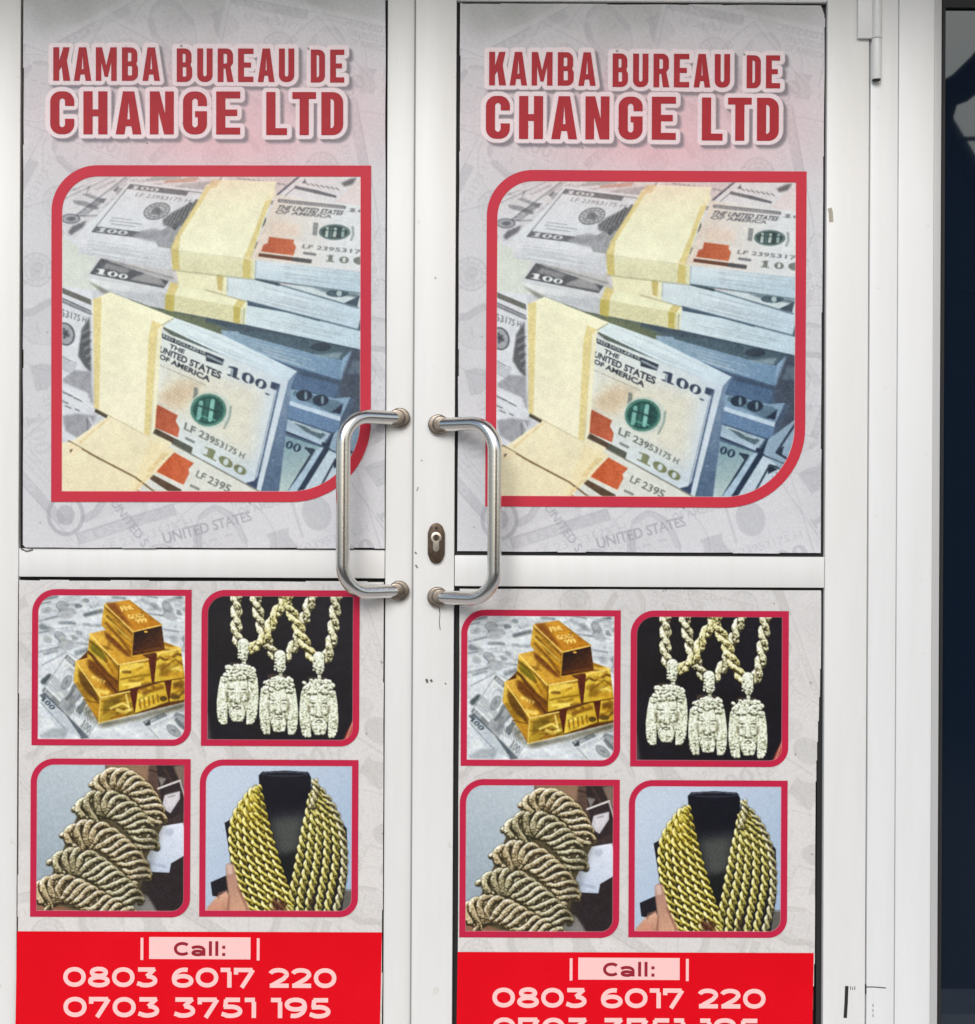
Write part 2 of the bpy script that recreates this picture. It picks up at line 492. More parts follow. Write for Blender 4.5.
# ------------------------------------------------------------------ a generic banknote, in its own 2.35 x 1 frame
def note(cv, f, ink=(70, 72, 78), alpha=1.0, paper=None, colour=True, fine=True):
    al0 = cv.al
    cv.al = al0 * alpha
    P = lambda *p: [tuple(f(np.array(q, float))) for q in p]
    sc_ = np.linalg.norm(f(np.array((1.2, 0.0))) - f(np.array((1.2, 1.0))))
    ink = np.array(ink, float)
    soft_ink = ink * 0.45 + 255 * 0.45
    if paper is not None:
        cv.poly(P((0, 0), (2.35, 0), (2.35, 1), (0, 1)), paper)
    cv.line(P((.05, .06), (2.3, .06), (2.3, .94), (.05, .94)), .014 * sc_, ink, .7, closed=True)
    for v0, v1 in ((.06, .15), (.85, .94)):
        cv.poly(P((.05, v0), (.85, v0), (.85, v1), (.05, v1)), ink, .85)
        hundred(cv, rmap(f, .1, v0 + .01, .46, v1 - .01), (222, 222, 226))
    cv.text('HUNDRED DOLLARS', rmap(f, 1.25, .065, 2.0, .125), ink, .9, bold=.02)
    if fine:
        cv.text('THE UNITED STATES', rmap(f, 1.27, .15, 1.85, .22), ink, .8, bold=.02)
        cv.text('OF AMERICA', rmap(f, 1.32, .24, 1.75, .31), ink, .8, bold=.02)
    cv.text('LF 23953175 H', rmap(f, .22, .2, .95, .27), ink, .7)
    def E(u, v, ru, rv, n=24):
        return P(*[(u + ru * math.cos(2 * PI * k / n), v + rv * math.sin(2 * PI * k / n)) for k in range(n)])
    cv.poly(E(.62, .48, .155, .155), soft_ink, .55)
    cv.line(E(.62, .48, .15, .15), .016 * sc_, ink, .7, closed=True)
    cv.line(E(.62, .48, .10, .10), .012 * sc_, ink, .55, closed=True)
    for k in range(14):
        cv.line(P((.62 + .105 * math.cos(k * .45), .48 + .105 * math.sin(k * .45)), (.62 + .14 * math.cos(k * .45 + .1), .48 + .14 * math.sin(k * .45 + .1))), .012 * sc_, ink, .5)
    cv.poly(E(.60, .47, .05, .06), ink, .6); cv.poly(E(.66, .49, .035, .045), ink, .55); cv.line(P((.56, .54), (.68, .53)), .02 * sc_, ink, .5)
    for k in range(16):
        cv.line(P((.1 + .003 * k, .3 + k * .034), (2.2, .3 + k * .034)), .004 * sc_, ink, .10)
    for k, (u0, u1) in enumerate(((.15, .4), (.15, .55), (.2, .5))):
        cv.line(P((u0, .68 + k * .05), (u1, .68 + k * .05)), .012 * sc_, ink, .5)
    pa = .9 if alpha > .3 else .3
    cv.poly(E(1.12, .86, .30, .26), soft_ink, pa)
    cv.poly(E(1.12, .46, .17, .27), soft_ink * .9, pa)
    if pa < .9:
        cv.line(E(1.12, .46, .19, .29), .02 * sc_, ink, .5, closed=True); cv.line(E(1.12, .5, .42, .40), .015 * sc_, ink, .5, closed=True)
    cv.line(P((.97, .3), (.93, .45), (.98, .6), (.96, .72)), .07 * sc_, ink, .85)
    cv.line(P((1.02, .22), (1.15, .18), (1.26, .28), (1.3, .5)), .05 * sc_, ink, .6)
    for k in range(5):
        cv.line(P((.88 + k * .1, .8), (.9 + k * .1, .93)), .008 * sc_, ink, .35)
    cv.line(P((1.04, .42), (1.09, .42)), .02 * sc_, ink, .7); cv.line(P((1.17, .42), (1.22, .42)), .02 * sc_, ink, .7)
    cv.line(P((1.08, .6), (1.18, .6)), .015 * sc_, ink, .6)
    oc = (176, 92, 58) if colour else ink
    cv.poly(P((1.47, .5), (1.66, .5), (1.64, .56), (1.68, .66), (1.68, .76), (1.45, .76), (1.45, .66), (1.49, .56)), oc, .9)
    gc = (58, 104, 96) if colour else ink
    cv.poly(E(1.9, .46, .115, .14), gc, .9)
    for k in range(3):
        cv.line(P((1.85 + k * .05, .38), (1.85 + k * .05, .55)), .02 * sc_, (190, 205, 200), .8)
    cv.line(P((1.74, .32), (1.74, .6)), .022 * sc_, ink, .7)
    cv.text('LF 23953175 H', rmap(f, 1.62, .66, 2.25, .72), ink, .75)
    hundred(cv, rmap(f, 1.88, .76, 2.25, .92), (120, 126, 104) if colour else ink, .9)
    cv.al = al0

# ------------------------------------------------------------------ picture: bundles of banknotes
def paint_money():
    G = 6.0236
    cv = Cv(-30, -30, 1900, 2030, 1.55 / G, (206, 207, 214))
    P2 = lambda *p: [(x + 904, y) for x, y in p]
    P3 = lambda *p: [(x, y + 964) for x, y in p]
    P4 = lambda *p: [(x + 904, y + 964) for x, y in p]
    ink = (74, 76, 84)
    PAPER = (222, 223, 230)
    CREAM, STRIPE = (240, 236, 208), (224, 207, 148)
    # loose notes behind, top left and top right
    cv.poly([(-30, -30), (1900, -30), (1900, 700), (-30, 700)], lerp_col((214, 212, 218), (212, 200, 204), (0, 300), (1200, 0)))
    note(cv, quad_map([(60, 290), (420, 20), (1100, -40), (900, 260)], 2.35, 1), ink, .5, (220, 220, 226))
    note(cv, quad_map([(-420, 230), (300, 210), (260, 480), (-500, 470)], 2.35, 1), ink, .0, (224, 224, 229))
    cv.line([(20, 190), (330, 45)], 6, (150, 150, 160), .7)
    cv.poly([(158, 150), (185, 140), (300, 180), (290, 205)], ink, .4); cv.poly([(185, 142), (215, 95), (190, 100)], ink, .4)
    cv.poly([(100, 180), (180, 190), (262, 228), (250, 242), (110, 205)], ink, .42)
    cv.poly([(345, 125), (375, 100), (382, 108), (355, 133)], ink, .6)
    cv.ell(90, 295, 54, 27, (150, 152, 160), a=.7); cv.ell(90, 295, 54, 27, ink, a=.6, ring=8); cv.ell(92, 295, 26, 13, ink, a=.6, soft=6)
    cv.poly([(75, 372), (100, 340), (185, 305), (165, 345), (90, 395)], ink, .7, 4)
    cv.poly([(20, 330), (45, 370), (35, 420), (0, 420)], (150, 150, 160), .6, 4)
    for (x, y) in ((60, 140), (110, 120), (240, 120), (300, 90)):
        cv.line([(x, y), (x + 60, y - 25)], 5, ink, .35)
    q = quad_map(P2((560, 30), (1100, 20), (1000, 330), (340, 220)), 1, 1)
    cv.poly(P2((560, 35), (960, 30), (960, 520), (380, 420), (420, 150)), (222, 219, 224))
    cv.line(P2((425, 152), (560, 38)), 12, (74, 76, 92), .9)
    cv.line(P2((470, 160), (545, 95)), 6, (120, 120, 130), .8)
    cv.poly(P2((535, 95), (660, 120), (785, 155), (780, 168), (650, 140), (530, 112)), ink, .75)
    cv.poly(P2((575, 80), (595, 50), (600, 80)), ink, .8)
    for k in range(7):
        cv.line(P2((600 + k * 30, 78 + k * 5), (618 + k * 30, 90 + k * 5)), 8, ink, .5)
    cv.poly(P2((810, 80), (860, 55), (905, 45), (880, 85), (830, 100)), (90, 88, 92), .9, 3)
    cv.poly(P2((940, 40), (780, 190), (830, 215), (960, 230)), (226, 214, 216))
    cv.poly(P2((0, 95), (60, 90), (95, 108), (85, 115), (10, 108)), (160, 100, 70), .9)
    cv.ell(904 + 235, 100, 42, 22, (70, 74, 76), a=.9); cv.ell(904 + 240, 100, 16, 14, (170, 180, 178))
    cv.line(P2((190, 80), (170, 108)), 6, ink, .6); cv.line(P2((283, 100), (272, 125)), 5, ink, .6)
    for k in range(10):
        cv.line(P2((190 + k * 30, 48 + k * 4), (206 + k * 30, 55 + k * 4)), 10, ink, .45)
    # loose notes at the left edge
    cv.poly([(-30, 420), (130, 400), (180, 640), (230, 780), (225, 1450), (200, 1650), (-30, 1600)], (220, 221, 228))
    cv.poly([(30, 400), (250, 520), (200, 640), (300, 730), (30, 700)], (216, 219, 214))
    cv.poly([(28, 705), (212, 780), (215, 815), (28, 738)], (112, 112, 108))
    cv.line([(30, 770), (210, 850)], 8, ink, .8)
    cv.line([(40, 792), (210, 866)], 16, ink, .55)
    cv.text('53175 H', homog([(0, 0), (1, 0), (1, 1), (0, 1)], [(34, 835), (186, 888), (180, 922), (30, 880)]), (90, 92, 96), .8, bold=.01)
    cv.ell(58, 988, 54, 68, (150, 152, 158), a=.7, ang=-.3); cv.ell(58, 988, 52, 66, ink, a=.7, ring=11, ang=-.3)
    for k in range(9):
        cv.ell(58 + 22 * math.cos(k * 2.4) * (k / 9), 985 + 34 * math.sin(k * 2.4) * (k / 9), 9, 11, ink, a=.7, soft=4)
    cv.poly([(155, 965), (205, 880), (215, 1220), (180, 1190), (135, 1120)], (96, 98, 102), .95, 4)
    for k in range(9):
        cv.line([(150 + k * 6, 990 + k * 22), (215, 950 + k * 26)], 6, (60, 62, 66) if k % 2 else (190, 190, 194), .6)
    cv.poly([(40, 1260), (120, 1205), (215, 1215), (225, 1420), (190, 1340), (50, 1280)], (160, 160, 168), .9, 4)
    for k in range(7):
        cv.line([(40, 1120 + k * 13), (90 + (k * 37) % 40, 1150 + k * 13)], 6, ink, .35)
    for (x, y, l) in ((40, 1335, 60), (110, 1370, 50), (40, 1390, 35), (60, 1420, 30), (120, 1440, 20)):
        cv.line([(x, y), (x + l, y + l * .45)], 9, ink, .6)
    cv.line([(30, 1300), (240, 1440)], 6, (235, 236, 240), .9)
    cv.poly([(40, 1480), (130, 1465), (240, 1480), (200, 1600), (150, 1625), (60, 1570)], (158, 158, 166), .9, 4)
    cv.line([(205, 1490), (225, 1540), (180, 1610)], 14, (215, 215, 220), .8); cv.line([(190, 1500), (195, 1560), (165, 1620)], 10, (120, 120, 128), .7)
    # shadowed stack behind
    cv.poly([(420, 760), (960, 850), (1900, 1000), (1900, 2030), (1000, 2030), (700, 1000)], lerp_col((104, 112, 96), (84, 104, 128), (600, 900), (1250, 1060)))
    cv.poly(P4((-250, -120), (20, -60), (420, 190), (60, 40), (-200, -60)), (116, 124, 96), .8, 10)
    cv.poly(P2((0, 880), (250, 930), (935, 1075), (935, 1110), (500, 1050), (200, 960), (0, 915)), (74, 90, 104), .9, 6)
    # right-hand shaded bundles (quarter 4)
    cv.poly(P4((90, 0), (200, 10), (830, 165), (810, 300), (520, 215), (100, 60)), lerp_col((150, 172, 190), (124, 152, 180), (1000, 980), (1700, 1200)))
    cv.poly(P4((200, 0), (420, 20), (830, 100), (870, 120), (820, 180), (640, 140), (200, 20)), (84, 104, 116), .95)
    cv.poly(P4((640, 150), (820, 130), (800, 172), (700, 160)), (150, 168, 178), .8, 4); cv.ell(904 + 690, 964 + 100, 60, 26, (52, 66, 80), a=.8)
    cv.poly(P4((820, 170), (880, 115), (840, 280), (805, 300)), (150, 174, 200))
    cv.poly(P4((880, 110), (960, 100), (960, 560), (800, 620), (810, 300)), (78, 88, 104), 1, 10)
    cv.poly(P4((880, 180), (960, 185), (960, 270), (850, 260)), (104, 118, 134), .9, 6)
    cv.poly(P4((500, 260), (560, 245), (800, 310), (770, 410), (520, 340)), (92, 116, 146))
    cv.poly(P4((560, 245), (810, 305), (805, 330), (560, 265)), (70, 86, 106), .8, 5)
    cv.poly(P4((500, 350), (780, 410), (870, 400), (810, 530), (480, 440)), (140, 164, 188))
    cv.poly(P4((530, 362), (790, 425), (820, 440), (770, 505), (520, 390)), (104, 128, 146))
    for cx in (590, 690):
        cv.ell(904 + cx, 964 + (392 if cx < 600 else 420), 48, 34, (46, 62, 80)); cv.ell(904 + cx + 10, 964 + (392 if cx < 600 else 420), 9, 26, (130, 150, 165))
    cv.poly(P4((755, 490), (825, 440), (810, 505)), (50, 64, 84))
    cv.poly(P4((505, 425), (810, 520), (808, 548), (500, 450)), (196, 212, 228))
    cv.poly(P4((500, 452), (806, 548), (795, 625), (480, 520)), (112, 138, 170))
    cv.poly(P4((808, 545), (870, 400), (900, 420), (800, 625)), (84, 100, 122))
    cv.poly(P4((480, 530), (750, 620), (700, 690), (470, 590)), (168, 186, 202))
    cv.poly(P4((500, 535), (720, 625), (690, 655), (600, 610)), (96, 116, 128))
    cv.line(P4((520, 548), (600, 575), (640, 600), (690, 615)), 10, (190, 204, 208), .9)
    cv.line(P4((470, 600), (720, 690)), 22, (44, 58, 78))
    cv.poly(P4((470, 575), (700, 660), (695, 690), (470, 600)), (178, 196, 214))
    cv.poly(P4((440, 620), (700, 705), (500, 1000), (370, 980)), lerp_col((130, 158, 172), (190, 204, 204), (1340, 1600), (1420, 1950)))
    hundred(cv, homog([(0, 0), (1, 0), (1, 1), (0, 1)], P4((455, 648), (580, 690), (560, 738), (440, 690))), (52, 70, 90))
    cv.line(P4((600, 708), (650, 720), (500, 965)), 14, (52, 68, 86)); cv.poly(P4((595, 705), (650, 715), (630, 750)), (52, 68, 86))
    cv.poly(P4((680, 705), (730, 705), (530, 1000), (470, 1000)), (176, 196, 214))
    cv.line(P4((775, 630), (560, 980)), 34, (46, 64, 86))
    cv.poly(P4((740, 720), (960, 830), (960, 1040), (560, 1010)), (196, 210, 222))
    cv.line(P4((900, 810), (780, 775), (680, 960)), 12, (60, 74, 90)); cv.poly(P4((770, 775), (830, 800), (770, 830)), (50, 62, 78))
    for k in range(4):
        cv.line(P4((840 - k * 20, 800 + k * 24), (860 - k * 20, 806 + k * 24)), 10, (60, 70, 84), .8)
    cv.poly(P4((770, 620), (960, 480), (960, 900), (740, 705)), (152, 172, 192))
    cv.line(P4((930, 530), (820, 700), (900, 745)), 14, (56, 70, 88)); cv.poly(P4((815, 690), (865, 660), (850, 720)), (52, 64, 80))
    cv.line(P4((740, 715), (900, 780)), 8, (70, 84, 100), .8)
    # ---- lower bundle of the stack (band and pale side)
    cv.poly([(640, 835), (980, 900), (1200, 930), (1880, 1080), (1880, 960), (1150, 800), (690, 690)], (206, 218, 228))
    cv.poly(P2((245, 800), (935, 960), (935, 1080), (235, 930)), lerp_col((214, 226, 232), (196, 214, 228), (1150, 860), (1850, 1000)))
    cv.poly(P2((250, 785), (300, 782), (600, 870), (560, 870), (250, 815)), (78, 98, 116))
    cv.line(P2((300, 800), (680, 905)), 10, (84, 104, 122), .9)
    cv.poly([(665, 700), (740, 670), (1150, 780), (1140, 930), (960, 895), (650, 835)], (232, 228, 196))
    cv.poly([(660, 745), (1140, 830), (1130, 930), (655, 838)], (220, 216, 180))
    cv.poly([(690, 660), (1150, 770), (1140, 830), (665, 745)], (238, 236, 206))
    for xs in ((656, 715), (1068, 1110)):
        cv.poly([(xs[0], 745 if xs[0] < 700 else 820), (xs[1], 752 if xs[0] < 700 else 828), (xs[1] - 5, 855 if xs[0] < 700 else 925), (xs[0], 840 if xs[0] < 700 else 915)], (196, 182, 108))
    cv.poly([(690, 665), (750, 672), (715, 752), (662, 742)], STRIPE); cv.poly(P2((195, 775), (240, 785), (215, 828), (165, 820)), (214, 200, 140))
    cv.line(P2((230, 835), (225, 925)), 6, (150, 165, 175), .8)
    # left part with the dark note corner
    cv.poly([(180, 650), (280, 520), (700, 650), (665, 745)], (214, 215, 220))
    cv.poly([(272, 532), (690, 655), (650, 712), (205, 626)], (96, 98, 104))
    cv.poly([(310, 560), (460, 600), (420, 625), (280, 590)], (170, 168, 172), .7, 4)
    cv.poly([(540, 620), (620, 640), (660, 700), (440, 660)], (172, 170, 172), .85, 5)
    hundred(cv, homog([(0, 0), (1, 0), (1, 1), (0, 1)], [(250, 590), (440, 632), (425, 660), (240, 625)]), (230, 232, 234))
    cv.poly([(180, 648), (660, 742), (655, 838), (560, 820), (300, 720)], lerp_col((226, 227, 230), (196, 198, 204), (400, 690), (420, 790)))
    cv.poly([(190, 668), (320, 730), (560, 830), (660, 860), (560, 860), (280, 740)], (140, 142, 136), .9, 6)
    # ---- middle bundle
    cv.poly(P2((0, 615), (290, 650), (440, 690), (935, 830), (930, 965), (600, 880), (240, 790), (0, 720)), lerp_col((214, 224, 230), (196, 212, 226), (1100, 700), (1800, 880)))
    cv.poly(P2((440, 690), (640, 700), (930, 745), (930, 800), (900, 830), (700, 770)), (206, 216, 222))
    cv.poly(P2((640, 705), (740, 720), (930, 750), (915, 770), (700, 730)), (92, 112, 124), .85, 3)
    cv.ell(904 + 790, 742, 70, 22, (70, 90, 102), a=.9); cv.ell(904 + 800, 742, 16, 18, (180, 195, 200))
    cv.poly(P2((830, 800), (925, 755), (908, 822)), (70, 86, 98))
    cv.line(P2((300, 655), (440, 690)), 16, (70, 86, 98)); cv.line(P2((440, 690), (900, 825)), 6, (120, 140, 150), .8)
    cv.poly(P2((912, 960), (935, 860), (940, 965)), (80, 96, 112))
    cv.poly([(720, 590), (1030, 620), (1030, 770), (740, 690)], (234, 230, 198))
    cv.poly(P2((0, 625), (115, 640), (100, 730), (0, 710)), (234, 230, 200))
    cv.poly(P2((62, 628), (105, 640), (98, 730), (70, 720)), (206, 190, 130)); cv.line(P2((130, 650), (128, 730)), 5, (150, 165, 170), .8)
    cv.poly([(300, 545), (690, 600), (740, 690), (590, 640)], (196, 194, 196), .9)
    cv.line([(300, 540), (700, 650)], 12, (120, 120, 120), .5, 6)
    # ---- top bundle
    cv.poly([(128, 396), (455, 74), (900, 128), (690, 480)], PAPER)
    note(cv, homog([(0, 0), (1.3, 0), (1.3, 1), (0, 1)], [(440, 68), (1010, 135), (820, 470), (175, 392)]), (78, 80, 86), .9, PAPER, False)
    cv.poly([(640, 300), (700, 255), (780, 215), (860, 180), (800, 300), (720, 350), (650, 335)], (104, 106, 110), .9, 5)
    for k in range(12):
        cv.line([(655 + k * 14, 335 - k * 6), (700 + k * 13, 268 - k * 8)], 5, (70, 72, 76) if k % 2 else (172, 172, 176), .6)
    cv.poly([(455, 400), (520, 365), (600, 350), (680, 385), (690, 450), (560, 430)], (168, 168, 176), .9, 4)
    for k in range(10):
        cv.line([(480 + k * 20, 405), (520 + k * 17, 365)], 4, (120, 120, 130), .5)
    # right part of the top bundle's upper face
    cv.poly(P2((420, 150), (560, 170), (940, 215), (940, 610), (270, 540)), lerp_col((228, 214, 204), (222, 224, 228), (1250, 300), (1700, 330)))
    cv.line(P2((440, 185), (830, 225)), 22, (104, 102, 108), .8)
    for k in range(26):
        cv.line(P2((445 + k * 15, 180 + k * 1.7), (452 + k * 15, 194 + k * 1.7)), 5, (225, 220, 222), .6)
    cv.text('THE UNITED STATES', homog([(0, 0), (1, 0), (1, 1), (0, 1)], P2((440, 210), (830, 245), (815, 272), (415, 238))), (80, 80, 86), .9, bold=.03)
    cv.text('OF AMERICA', homog([(0, 0), (1, 0), (1, 1), (0, 1)], P2((425, 240), (760, 270), (750, 290), (410, 262))), (96, 96, 102), .8, bold=.03)
    hundred(cv, homog([(0, 0), (1, 0), (1, 1), (0, 1)], P2((860, 228), (1030, 246), (1030, 268), (850, 250))), (110, 110, 116), .8)
    cv.poly(P2((400, 310), (560, 330), (560, 400), (380, 400)), (230, 206, 190), .6, 16)
    cv.poly(P2((378, 402), (530, 420), (524, 440), (540, 460), (525, 515), (330, 490), (345, 450), (370, 440)), lerp_col((184, 98, 66), (198, 112, 78), (1240, 440), (1430, 480)))
    cv.poly(P2((318, 500), (635, 538), (632, 562), (312, 520)), (110, 74, 58)); cv.poly(P2((520, 525), (635, 538), (632, 562), (520, 548)), (92, 94, 98))
    cv.poly(P2((645, 315), (675, 318), (665, 395), (638, 390)), (140, 142, 144), .9); cv.line(P2((880, 345), (885, 385), (872, 420)), 14, (140, 150, 150), .8)
    cv.ell(904 + 772, 374, 95, 48, (112, 130, 130)); cv.ell(904 + 772, 374, 78, 38, (66, 84, 86))
    for k, c in enumerate(((205, 215, 212), (96, 120, 118), (205, 215, 212), (60, 78, 80), (170, 190, 186))):
        cv.poly(P2((722 + k * 24, 345 + k), (738 + k * 24, 345 + k), (732 + k * 24, 404), (714 + k * 24, 402)), c, .9)
    cv.line(P2((690, 360), (850, 368)), 8, (60, 80, 80), .7)
    cv.text('LF 2395317', homog([(0, 0), (1, 0), (1, 1), (0, 1)], P2((585, 447), (935, 480), (930, 506), (575, 470))), (110, 112, 116), .9, bold=.015)
    cv.line(P2((590, 500), (655, 508)), 16, ink, .6)
    hundred(cv, homog([(0, 0), (1, 0), (1, 1), (0, 1)], P2((725, 508), (900, 528), (895, 568), (718, 550))), (128, 134, 130), digits=2)
    cv.ell(904 + 925, 545, 40, 24, (128, 134, 130))
    # its pale side and band
    cv.poly([(126, 400), (690, 474), (700, 600), (590, 590), (138, 502)], lerp_col((224, 224, 230), (202, 203, 210), (400, 440), (400, 560)))
    for k in range(5):
        cv.line([(140, 430 + k * 16), (690, 500 + k * 20)], 3, (190, 190, 198), .35)
    cv.poly(P2((295, 540), (940, 612), (940, 745), (290, 655)), lerp_col((214, 224, 232), (186, 204, 218), (1400, 560), (1420, 720)))
    for k in range(6):
        cv.line(P2((300, 562 + k * 15), (940, 636 + k * 17)), 3, (176, 192, 206), .4)
    cv.line(P2((295, 655), (935, 742)), 9, (88, 104, 112), .7, 3)
    cv.poly([(905, 90), (1000, 60), (1325, 70), (1300, 170), (1172, 535), (695, 478), (850, 200)], lerp_col(CREAM, (243, 240, 214), (900, 150), (900, 500)))
    cv.poly([(905, 100), (935, 104), (750, 400), (740, 482), (690, 478), (720, 400)], STRIPE, .9)
    cv.poly([(940, 60), (1000, 58), (960, 110), (905, 105)], (226, 200, 150), .8)
    cv.poly(P2((355, 185), (400, 175), (345, 290), (270, 535), (225, 530), (290, 370)), STRIPE, .9)
    cv.poly(P2((400, 90), (425, 140), (395, 185), (350, 180), (395, 120)), (240, 232, 196), .7)
    cv.poly([(695, 478), (1200, 540), (1195, 656), (745, 605), (700, 600)], lerp_col((230, 227, 196), (218, 215, 182), (900, 500), (900, 640)))
    cv.poly([(695, 478), (740, 483), (745, 605), (702, 600)], (208, 193, 128)); cv.poly(P2((224, 535), (270, 541), (268, 652), (218, 648)), (208, 193, 128))
    cv.line(P2((300, 545), (296, 652)), 5, (140, 160, 175), .8)
    cv.line([(700, 604), (1195, 660)], 8, (150, 146, 116), .6, 4)
    # ---- front standing bundle
    FT = [(622, 965), (1400, 1266), (1234, 1935), (583, 1578)]
    cv.poly([(630, 935), (712, 888), (1000, 990), (1452, 1210), (1400, 1268), (1000, 1110)], lerp_col((222, 232, 236), (206, 220, 232), (700, 920), (1400, 1240)))
    cv.poly([(1400, 1266), (1454, 1209), (1420, 1290), (1340, 1960), (1234, 1960)], lerp_col((128, 148, 172), (92, 112, 138), (1420, 1300), (1280, 1900)))
    cv.poly(FT, lerp_col((224, 228, 226), (206, 216, 228), (700, 1200), (1330, 1350)))
    F = homog([(0, 0), (1, 0), (1, 1), (0, 1)], FT)
    FP = lambda *p: [tuple(F(np.array(q, float))) for q in p]
    cv.poly(FP((.05, .3), (.45, .2), (.86, .1), (.9, .8), (.5, .72), (.05, .6)), (232, 224, 204), .75, 60)
    cv.poly(P3((615, 380), (760, 300), (880, 330), (830, 400), (740, 490), (615, 440)), (218, 196, 168), .8, 30)
    for k in range(6):
        cv.line(P3((620, 400 + k * 14), (780, 300 + k * 22)), 4, (176, 152, 128), .35)
    cv.poly(P3((635, 15), (964, 160), (964, 182), (640, 48)), (58, 66, 74))
    cv.text('RED DOLLARS HUND', homog([(0, 0), (1, 0), (1, 1), (0, 1)], P3((645, 22), (960, 158), (958, 176), (643, 42))), (214, 220, 220), bold=.02)
    cv.poly(P4((0, 130), (110, 175), (98, 212), (0, 185)), (60, 70, 82)); cv.line(P4((10, 155), (95, 195)), 14, (170, 182, 190), .8)
    for k in range(40):
        cv.line([tuple(F(np.array((u_, .22 + k * .018 + .012 * math.sin(u_ * 14 + k * .7))))) for u_ in np.linspace(.06, .86, 14)], 2.6, (150, 150, 140), .16)
    c1 = (58, 62, 72)
    cv.text('THE', homog([(0, 0), (1, 0), (1, 1), (0, 1)], P3((690, 82), (780, 119), (770, 143), (680, 106))), c1, bold=.028)
    cv.text('UNITED STATES', homog([(0, 0), (1, 0), (1, 1), (0, 1)], P3((632, 95), (1000, 252), (990, 296), (622, 130))), c1, bold=.028)
    cv.text('OF AMERICA', homog([(0, 0), (1, 0), (1, 1), (0, 1)], P3((630, 142), (935, 282), (925, 315), (622, 170))), c1, bold=.028)
    cv.line(P3((615, 205), (900, 330)), 6, (150, 140, 130), .5)
    hundred(cv, homog([(0, 0), (1, 0), (1, 1), (0, 1)], P4((138, 205), (372, 310), (355, 362), (128, 270))), (64, 76, 96))
    for (u, v) in ((160, 235), (215, 265), (260, 285), (320, 318)):
        cv.line(P4((u, v), (u - 6, v + 46)), 9, (214, 222, 232), .8)
    cv.poly(P4((395, 308), (445, 325), (440, 350), (420, 362), (385, 345)), (70, 84, 108))
    cv.line(P4((440, 330), (300, 945)), 12, (86, 104, 132), .9)
    cv.line(P4((425, 340), (290, 920)), 5, (120, 136, 160), .7)
    cv.poly(P4((318, 870), (305, 955), (238, 918), (290, 905)), (66, 82, 108))
    cv.line(P4((360, 380), (378, 388)), 10, (90, 104, 124))
    cv.poly(P3((832, 342), (858, 348), (846, 505), (818, 500)), (130, 136, 132), .9)
    cx, cy = 904 + 15, 964 + 480
    cv.ell(cx + 10, cy, 128, 112, (206, 214, 208), a=.8); cv.ell(cx, cy, 108, 98, (94, 140, 128)); cv.ell(cx, cy, 92, 84, (44, 92, 88))
    for k, (dx, c, w) in enumerate(((-52, (140, 188, 180), 26), (-14, (64, 112, 106), 22), (18, (150, 200, 192), 26), (52, (44, 84, 84), 20))):
        cv.line([(cx + dx + 8, cy - 60 + abs(dx) * .3), (cx + dx - 8, cy + 62 - abs(dx) * .3)], w, c, .95)
    cv.line([(cx - 70, cy - 30), (cx + 70, cy + 16)], 12, (40, 76, 78), .8); cv.line([(cx - 60, cy + 30), (cx + 40, cy + 62)], 10, (120, 176, 166), .7)
    cv.line(P4((150, 460), (140, 530), (110, 590)), 14, (150, 166, 160), .8)
    cv.poly(P3((612, 447), (735, 512), (722, 545), (745, 590), (735, 645), (585, 580), (600, 500)), lerp_col((172, 92, 64), (196, 108, 80), (600, 1420), (740, 1600)))
    cv.poly(P3((585, 582), (825, 705), (815, 742), (580, 612)), (92, 76, 62)); cv.poly(P3((715, 650), (825, 705), (815, 742), (708, 685)), (96, 100, 92))
    cv.text('LF 23953175 H', homog([(0, 0), (1, 0), (1, 1), (0, 1)], [(782, 1515), (1142, 1706), (1128, 1738), (770, 1560)]), (116, 122, 118), bold=.02)
    cv.line(P3((785, 650), (830, 672)), 16, (110, 112, 108), .7)
    hundred(cv, homog([(0, 0), (1, 0), (1, 1), (0, 1)], [(902, 1655), (1155, 1800), (1135, 1845), (885, 1712)]), (132, 138, 108))
    # strip of notes under it
    cv.poly([(583, 1580), (1234, 1936), (1270, 2030), (540, 2030), (500, 1640)], (222, 222, 216))
    cv.line([(583, 1582), (1234, 1938)], 8, (120, 118, 106), .8)
    cv.poly(P3((715, 735), (832, 800), (800, 835), (805, 860), (770, 930), (600, 855), (660, 790)), lerp_col((198, 100, 60), (206, 112, 76), (640, 1760), (800, 1850)))
    cv.poly(P3((575, 862), (760, 960), (740, 1010), (560, 890)), (98, 80, 64)); cv.line(P3((600, 850), (780, 940)), 6, (236, 226, 214), .9)
    cv.text('LF 2395', homog([(0, 0), (1, 0), (1, 1), (0, 1)], [(858, 1805), (1062, 1900), (1040, 1945), (840, 1845)]), (120, 124, 120), bold=.02)
    cv.line(P3((815, 935), (860, 955)), 16, (110, 112, 108), .7)
    # bottom-left bands
    cv.poly([(-30, 1640), (90, 1640), (330, 1470), (700, 1640), (480, 1960), (430, 2030), (-30, 2030)], lerp_col((238, 228, 200), (234, 222, 192), (200, 1600), (300, 1950)))
    cv.poly(P3((240, 468), (265, 464), (322, 502), (305, 530), (235, 492)), (84, 78, 66))
    cv.poly(P3((295, 545), (340, 520), (190, 650), (150, 690), (140, 670)), (232, 212, 170), .9)
    cv.poly(P3((570, 660), (720, 720), (590, 870), (500, 960), (420, 1000), (480, 880)), (236, 222, 186), .9)
    cv.poly(P3((690, 735), (620, 800), (580, 860), (545, 850), (640, 740)), (222, 198, 150), .7)
    cv.line(P3((80, 668), (240, 760), (480, 885), (600, 975)), 11, (132, 110, 80), .95)
